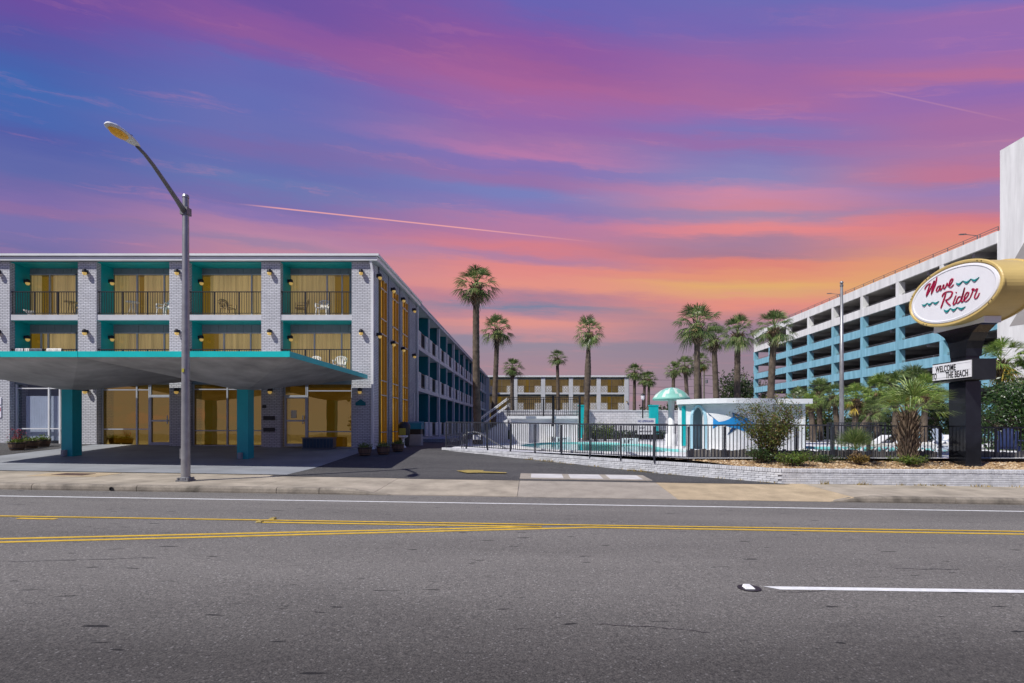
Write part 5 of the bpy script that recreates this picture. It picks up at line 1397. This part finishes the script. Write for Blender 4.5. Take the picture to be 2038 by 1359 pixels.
# hedge before the courtyard wall
for i, (x0, x1, lab) in enumerate(((-2.4, 1.2, 'clipped low hedge left of the raised sundeck'), (4.6, 10.5, 'long low hedge before the courtyard wall'))):
    r = random.Random(70+i); lb = MB(); root = thing('hedge', ((x0+x1)/2, 42, deck_z), lab, 'hedge')
    core = MB(); core.box(x0+.1, x1-.1, 41.8, 42.2, deck_z, deck_z+.4); core.build('branches', 'bark', root)
    leaves(lb, [Vector((r.uniform(x0, x1), r.uniform(41.6, 42.4), deck_z+r.random()**.6*(.62+.12*math.sin(r.uniform(0, 9))))) for _ in range(2600)], .08, r); link('foliage', lb.rawmesh('foliage', 'hedge_leaf'), root)
for i, (px, lab) in enumerate(((1185, 'spiky yellow green plant below the swollen palm'), (1205, 'leafy plant right below the swollen palm'))):
    twiggy('yard_plant', ((px-PX)/F*37, 37.2, deck_z), 1.3, .8, .5, 26, 1500, .06, 'bush_leaf', lab, 'plant', 80+i, clump=.12)
# far wood line
r = random.Random(90); lb = MB()
pts = []
for _ in range(16000):
    x = r.uniform(-60, 260); y = r.uniform(235, 260); hh = 10.5+2.2*math.sin(x*.11)+1.4*math.sin(x*.37+1)+.8*math.sin(x*1.1); pts.append(Vector((x, y, r.random()**.7*hh)))
leaves(lb, pts, .75, r)
tag(link('far_woodland', lb.rawmesh('far_woodland', 'tree_leaf')), 'dark green wood line along the horizon', 'woodland', kind='stuff')
# weeds along the wall foot
r = random.Random(95); lb = MB()
for _ in range(46):
    if r.random() < .6: t = r.uniform(.35, 1.); p = WA.lerp(WB, t); c = Vector((p.x-.05, p.y-.06, zg_near(p.x, p.y-.06)+.01))
    else: x = r.uniform(7.7, 17); c = Vector((x, 16.12, z_walk(x, 16.12)+.01))
    big = r.random() < .25
    for k in range(26 if big else 12):
        a = r.uniform(0, 6.28); l = r.uniform(.04, .16 if big else .09); e = c+Vector((r.gauss(0, .10), r.gauss(0, .03), 0)); tip = e+Vector((math.cos(a)*l*.6, math.sin(a)*l*.4, l)); sd = Vector((-math.sin(a), math.cos(a), 0))*.010
        i = len(lb.v); lb.v += [tuple(e-sd), tuple(e+sd), tuple(tip)]; lb.f.append((i, i+1, i+2)); lb.mi.append(0)
tag(link('wall_weeds', lb.rawmesh('wall_weeds', 'dry_weed')), 'dry yellow weeds growing along the foot of the brick walls', 'weeds', kind='stuff')
# ================================================================ balcony chairs (moulded plastic armchairs)
def chair_parts(mat):
    seat = MB(); seat.box(-.24, .24, -.24, .22, .40, .43)
    legs = []
    for sx in (-1, 1):
        for sy in (-1, 1): l = MB(); l.bar((sx*.25, sy*.24, 0), (sx*.22, sy*.2, .41), .05, .04); legs.append(l.mesh('leg', mat))
    back = MB(); n = 7
    for i in range(n):
        u = -1+2*i/(n-1); top = .86-.10*u*u; back.bar((u*.19, .21, .43), (u*.27, .31, top), .045, .02)
    pts = [(-.27, .31, .76), (-.2, .318, .83), (-.1, .32, .865), (0, .32, .875), (.1, .32, .865), (.2, .318, .83), (.27, .31, .76)]
    for p, q in zip(pts[:-1], pts[1:]): back.bar(p, q, .035, .04)
    arms = []
    for sx in (-1, 1):
        a = MB(); a.bar((sx*.28, .27, .64), (sx*.29, -.2, .62), .06, .03); a.bar((sx*.28, -.2, .62), (sx*.25, -.23, .40), .05, .03); arms.append(a.mesh('arm', mat))
    return [('seat', seat.mesh('seat', mat)), ('backrest', back.mesh('backrest', mat))]+[('leg', l) for l in legs]+[('arm', a) for a in arms]
CH = {m: chair_parts(m) for m in ('plastic_white', 'plastic_tan')}
def chair(x, y, z, rz, label, mat='plastic_white', s=1.):
    root = thing('plastic_chair', (x, y, z), label, 'chair', 'balcony chairs'); root.rotation_euler = (0, 0, rz); root.scale = (s, s, s)
    for nm, me in CH[mat]: o = link(nm, me); o.parent = root
    return root
cy = FY+.55
chair(fx(633), cy, Z3, R(4), 'white plastic chair facing out on the top right balcony')
chair(fx(588), cy+.05, Z3, R(-75), 'white plastic chair turned sideways on the top right balcony', 'plastic_tan')
chair(fx(440), cy, Z3, R(70), 'tan plastic chair turned sideways on top balcony third from the left', 'plastic_tan')
chair(fx(312), cy, Z3, R(-20), 'white plastic chair on the top balcony second from the left')
chair(fx(668), cy, Z2, R(8), 'white plastic chair on lower right balcony half hidden by the canopy')
chair(fx(612), cy, Z2, R(-10), 'white plastic chair left of another on the lower right balcony')
chair(fx(505), cy, Z2+.03, R(80), 'tilted cream chair on the lower balcony third from the left', s=1.1)
def side_table(x, z, label, mat):
    t = thing('side_table', (x, cy, z), label, 'table', 'balcony tables')
    b = MB(); b.lathe([(0,.70),(.28,.70),(.28,.73),(0,.735)], 18, (x, cy, z)); b.build('table_top', mat, t)
    for k in range(3):
        a = k*2.09; b = MB(); b.tube([(x+.05*math.cos(a), cy+.05*math.sin(a), z+.7), (x+.1*math.cos(a), cy+.1*math.sin(a), z+.35), (x+.24*math.cos(a), cy+.24*math.sin(a), z)], .015, 6); b.build('leg', mat, t)
side_table(fx(121), Z3, 'tan round side table on the top left balcony', 'plastic_tan')
side_table(fx(246), Z3, 'white round side table on the top balcony second from the left', 'plastic_white')
chair(fx(145), cy, Z3, R(-35), 'tan plastic chair in the corner of the top left balcony', 'plastic_tan')
fl = thing('towel_bundle', (fx(45), cy-.2, Z3), 'white cloth bundle on the floor of the top left balcony', 'towel')
b = MB(); r = random.Random(4)
for k in range(14):
    a = k*.45; b.tube([(fx(45), cy-.2, Z3+.02), (fx(45)+.1*math.cos(a), cy-.2+.1*math.sin(a), Z3+.2), (fx(45)+.25*math.cos(a), cy-.2+.2*math.sin(a), Z3+.22+.1*r.random())], [.02, .05, .015], 5)
b.build('cloth', 'plastic_white', fl)
for i, (a, c, m, lab) in enumerate(((28, 44, 'slab_grey', 'grey towel over the lower left balcony rail, leftmost'), (46, 56, 'plastic_white', 'small white towel over the lower left balcony rail'), (90, 120, 'plastic_white', 'wide white towel over the lower left balcony rail'), (57, 82, 'frame_dark', 'dark towel over the lower left balcony rail'))):
    b = MB(); x0, x1 = fx(a), fx(c); n = 8; y = FY+.10; pr = [(-.05, .75), (-.045, 1.10), (-.03, 1.15), (.03, 1.15), (.045, 1.10), (.05, .70)]
    for i2 in range(n+1):
        x = x0+(x1-x0)*i2/n; w = .012*math.sin(i2*1.7)
        for dy, z in pr: b.v.append((x, y+dy+w*(1 if dy > 0 else -1), Z2+z))
    for i2 in range(n):
        for j in range(5): k = i2*6+j; b.f.append((k, k+1, k+7, k+6)); b.mi.append(0)
    tag(b.build('towel', m), lab, 'towel', 'towels on the balcony rail')

# ================================================================ barrel planters
def barrel(x, y, label, seed, s=1., red=False, dark=False):
    z = z_lot(x, y)+.03; root = thing('barrel_planter', (x, y, z), label, 'planter', 'half barrel planters')
    n = 14
    for k in range(n):
        a0, a1 = 2*math.pi*k/n+.02, 2*math.pi*(k+1)/n-.02; b = MB(); i = 0
        for (r_, zz) in ((.27*s, 0), (.34*s, .2*s), (.36*s, .42*s)):
            for a in (a0, a1): b.v.append((x+r_*math.cos(a), y+r_*math.sin(a), z+zz))
            for a in (a1, a0): b.v.append((x+(r_-.03)*math.cos(a), y+(r_-.03)*math.sin(a), z+zz))
        for k2 in range(2):
            for j in range(4): p, q = k2*4+j, k2*4+(j+1) % 4; b.f.append((p, q, q+4, p+4)); b.mi.append(0)
        b.f += [(0, 1, 2, 3), (8, 9, 10, 11)]; b.mi += [0, 0]; b.build('stave', 'barrel_wood', root)
    for zz, r_ in ((.08, .305), (.34, .362)):
        b = MB(); rings(b, [[(x+(r_*s+.004)*math.cos(a*.314), y+(r_*s+.004)*math.sin(a*.314), z+zz*s+d) for a in range(20)] for d in (0, .035)]); b.build('hoop', 'black_metal', root)
    b = MB(); b.lathe([(0,.37*s),(.33*s,.37*s)], 14, (x, y, z)); b.build('soil', 'soil', root)
    r = random.Random(seed); lb = MB(); leaves(lb, [Vector((x+r.gauss(0, .15)*s, y+r.gauss(0, .15)*s, z+.38*s+abs(r.gauss(0, .09)))) for _ in range(420)], .035, r); link('foliage', lb.rawmesh('foliage', 'bush_leaf'), root)
    if red:
        lb = MB(); leaves(lb, [Vector((x+r.gauss(0, .16), y+r.gauss(0, .12), z+.45+r.random()*.45)) for _ in range(130)], .03, r); link('flowers', lb.rawmesh('flowers', 'flower_red'), root)
        st = MB()
        for k in range(12): a = r.uniform(0, 6); st.tube([(x, y, z+.35), (x+.2*math.cos(a), y+.15*math.sin(a), z+.8)], .006, 4)
        st.build('stems', 'bark', root)
def bp(px, py): p = G(px, py, z_lot); return p.x, p.y
for px, py, lab, sd, rd in ((34, 897, 'barrel planter with red flowers, leftmost and nearest by the storefront', 1, True), (61, 893.5, 'barrel planter in the middle of three by the white window', 2, False), (85, 890, 'barrel planter nearest the white storefront door', 3, False),
    (726, 907, 'barrel planter at the foot of the motel corner column', 4, False), (763, 905, 'barrel planter beside the motel corner under the tall window', 5, False), (792, 899, 'barrel planter farthest along the motel side wall', 6, False)):
    x, y = bp(px, py); y = min(y, 24.4) if px < 700 else y; x = (px-PX)/F*y
    if px > 750: x = max(x, SIDE+.62)
    barrel(x, y, lab, sd, .8, rd)

# ================================================================ small things at the motel
ac = thing('bench_box', (fx(643), FY-.35, .75), 'dark slatted storage bench in front of the office window', 'bench')
b = MB(); b.box(fx(613), fx(671), FY-.62, FY-.12, z_lot(-10, 24.6)+.03, fz(872)); b.build('body', 'frame_dark', ac)
for i in range(9):
    b = MB(); xx = fx(615)+i*.155; b.box(xx, xx+.13, FY-.64, FY-.621, z_lot(-10, 24.6)+.08, fz(873)); b.build('slat', 'dark_blue', ac)
b = MB(); b.box(fx(612), fx(672), FY-.66, FY-.10, fz(872)+.001, fz(870)); b.build('lid', 'frame_dark', ac)
tb = thing('trash_bin', (-6.9, 28.3, .66), 'black trash bin with a yellow notice beside the motel wall', 'bin')
X_, Y_ = -6.92, 28.4; Zb = z_lot(X_, Y_)
b = MB(); b.lathe([(.26,0),(.32,.75),(.33,1.0)], 16, (X_, Y_, Zb)); b.build('body', 'matte_black', tb, True); b = MB(); b.lathe([(.34,1.0),(.33,1.15),(.2,1.3),(0,1.34)], 16, (X_, Y_, Zb)); b.build('lid', 'matte_black', tb, True)
b = MB(); b.box(X_-.17, X_+.17, Y_-.36, Y_-.335, Zb+.62, Zb+.98); b.build('notice', 'yellow_plastic', tb)
dx = thing('teal_dispenser', (-6.6, 30.2, .66), 'teal box on a grey concrete pedestal beside the motel wall', 'box')
X_, Y_ = -6.75, 30.2; Zb = z_lot(X_, Y_)
b = MB(); b.box(X_-.42, X_+.42, Y_-.3, Y_+.3, Zb-.02, Zb+.62); b.build('pedestal', 'concrete_box', dx)
b = MB(); b.box(X_-.40, X_+.40, Y_-.28, Y_+.28, Zb+.621, Zb+.92); b.build('cabinet', 'matte_black', dx)
b = MB(); b.extrude([(X_-.46, Y_-.36, Zb+.921), (X_-.46, Y_+.32, Zb+.921), (X_-.46, Y_+.32, Zb+1.36), (X_-.46, Y_-.30, Zb+1.26)], (.92, 0, 0)); b.build('hood', 'teal_box', dx)
ur = thing('pedestal_urn', (-6.75, 26.5, .66), 'small pale pedestal urn between the barrel planters', 'urn')
b = MB(); b.lathe([(0,0),(.16,0),(.15,.06),(.08,.12),(.07,.45),(.12,.5),(.24,.56),(.25,.63),(.2,.62),(0,.6)], 16, (-6.6, 26.9, z_lot(-6.6, 26.9)-.01)); b.build('urn_body', 'fascia_white', ur, True)
ut = thing('conduit', (SIDE+.05, 33.4, 1.5), 'thin grey meter conduit on the motel side wall', 'conduit')
b = MB(); b.tube([(SIDE+.05, 33.2, .7), (SIDE+.05, 33.2, 3.9)], .03, 6); b.box(SIDE+.002, SIDE+.12, 33.1, 33.4, 1.2, 1.6); b.build('pipe', 'slab_grey', ut)

# ================================================================ pool furniture right
def lounger(x, y, label):
    z = deck_z; root = thing('pool_lounger', (x, y, z), label, 'lounger', 'white pool loungers')
    b = MB(); b.box(x-.85, x+.85, y-.3, y+.3, z+.34, z+.40); b.build('frame', 'white_paint', root)
    for i in range(10): s = MB(); xx = x-.8+i*.165; s.box(xx, xx+.12, y-.28, y+.28, z+.401, z+.43); s.build('slat', 'plastic_white', root)
    for xx in (-.75, -.25, .25, .75):
        l = MB(); l.bar((x+xx-.2, y-.29, z), (x+xx+.2, y-.29, z+.35), .035); l.bar((x+xx+.2, y-.27, z), (x+xx-.2, y-.27, z+.35), .035); l.bar((x+xx, y+.27, z), (x+xx, y+.27, z+.35), .035); l.build('leg', 'white_paint', root)
    k = MB(); k.bar((x+.45, y, z+.42), (x+.95, y, z+.75), .56, .03); k.build('backrest', 'white_paint', root)
for i, (x, y, lab) in enumerate(((14.9, 20.1, 'white lattice lounger nearest the small pool'), (12.2, 19.6, 'white lattice lounger left of the shaggy palm trunk'), (16.4, 21.6, 'white lattice lounger partly behind the sign pylon'), (13.6, 20.3, 'white lattice lounger right of the shaggy palm trunk'))): lounger(x, y, lab)
def adirondack(x, y, rz, label):
    root = thing('lawn_chair', (x, y, deck_z), label, 'chair', 'blue grey lawn chairs'); root.rotation_euler = (0, 0, rz)
    def part(nm, b): o = link(nm, b.mesh(nm, 'chair_blue')); o.parent = root
    b = MB(); b.bar((0, -.35, .36), (0, .3, .24), .52, .03); part('seat', b)
    for i in range(5): u = -2+i; b = MB(); b.bar((u*.105, .25, .26), (u*.125, .55, 1.02-.03*u*u), .095, .02); part('back_slat', b)
    for s in (-1, 1):
        b = MB(); b.box(s*.33-.06, s*.33+.06, -.4, .4, .55, .58); part('arm', b); b = MB(); b.box(s*.31-.02, s*.31+.02, -.38, -.28, 0, .55); part('leg', b); b = MB(); b.bar((s*.29, -.3, .34), (s*.29, .62, .02), .1, .03); part('leg', b)
adirondack(15.55, 19.6, R(20), 'blue grey lawn chair just right of the sign pylon behind the fence')
adirondack(17.6, 19.5, R(-40), 'blue grey lawn chair near the right picture edge behind the fence')
cp = thing('pool_chair_lift', (1.05, 33.0, deck_z), 'white pool chair standing before the sundeck wall', 'chair'); x, y, z = 1.05, 33.0, deck_z
b = MB(); b.box(x-.28, x+.28, y-.28, y+.28, z+.42, z+.48); b.build('seat', 'white_paint', cp); b = MB(); b.box(x-.28, x+.28, y+.2, y+.27, z+.481, z+1.05); b.build('backrest', 'white_paint', cp)
for sx in (-1, 1):
    for sy in (-1, 1): b = MB(); b.box(x+sx*.25-.025, x+sx*.25+.025, y+sy*.25-.025, y+sy*.25+.025, z, z+.419); b.build('leg', 'white_paint', cp)
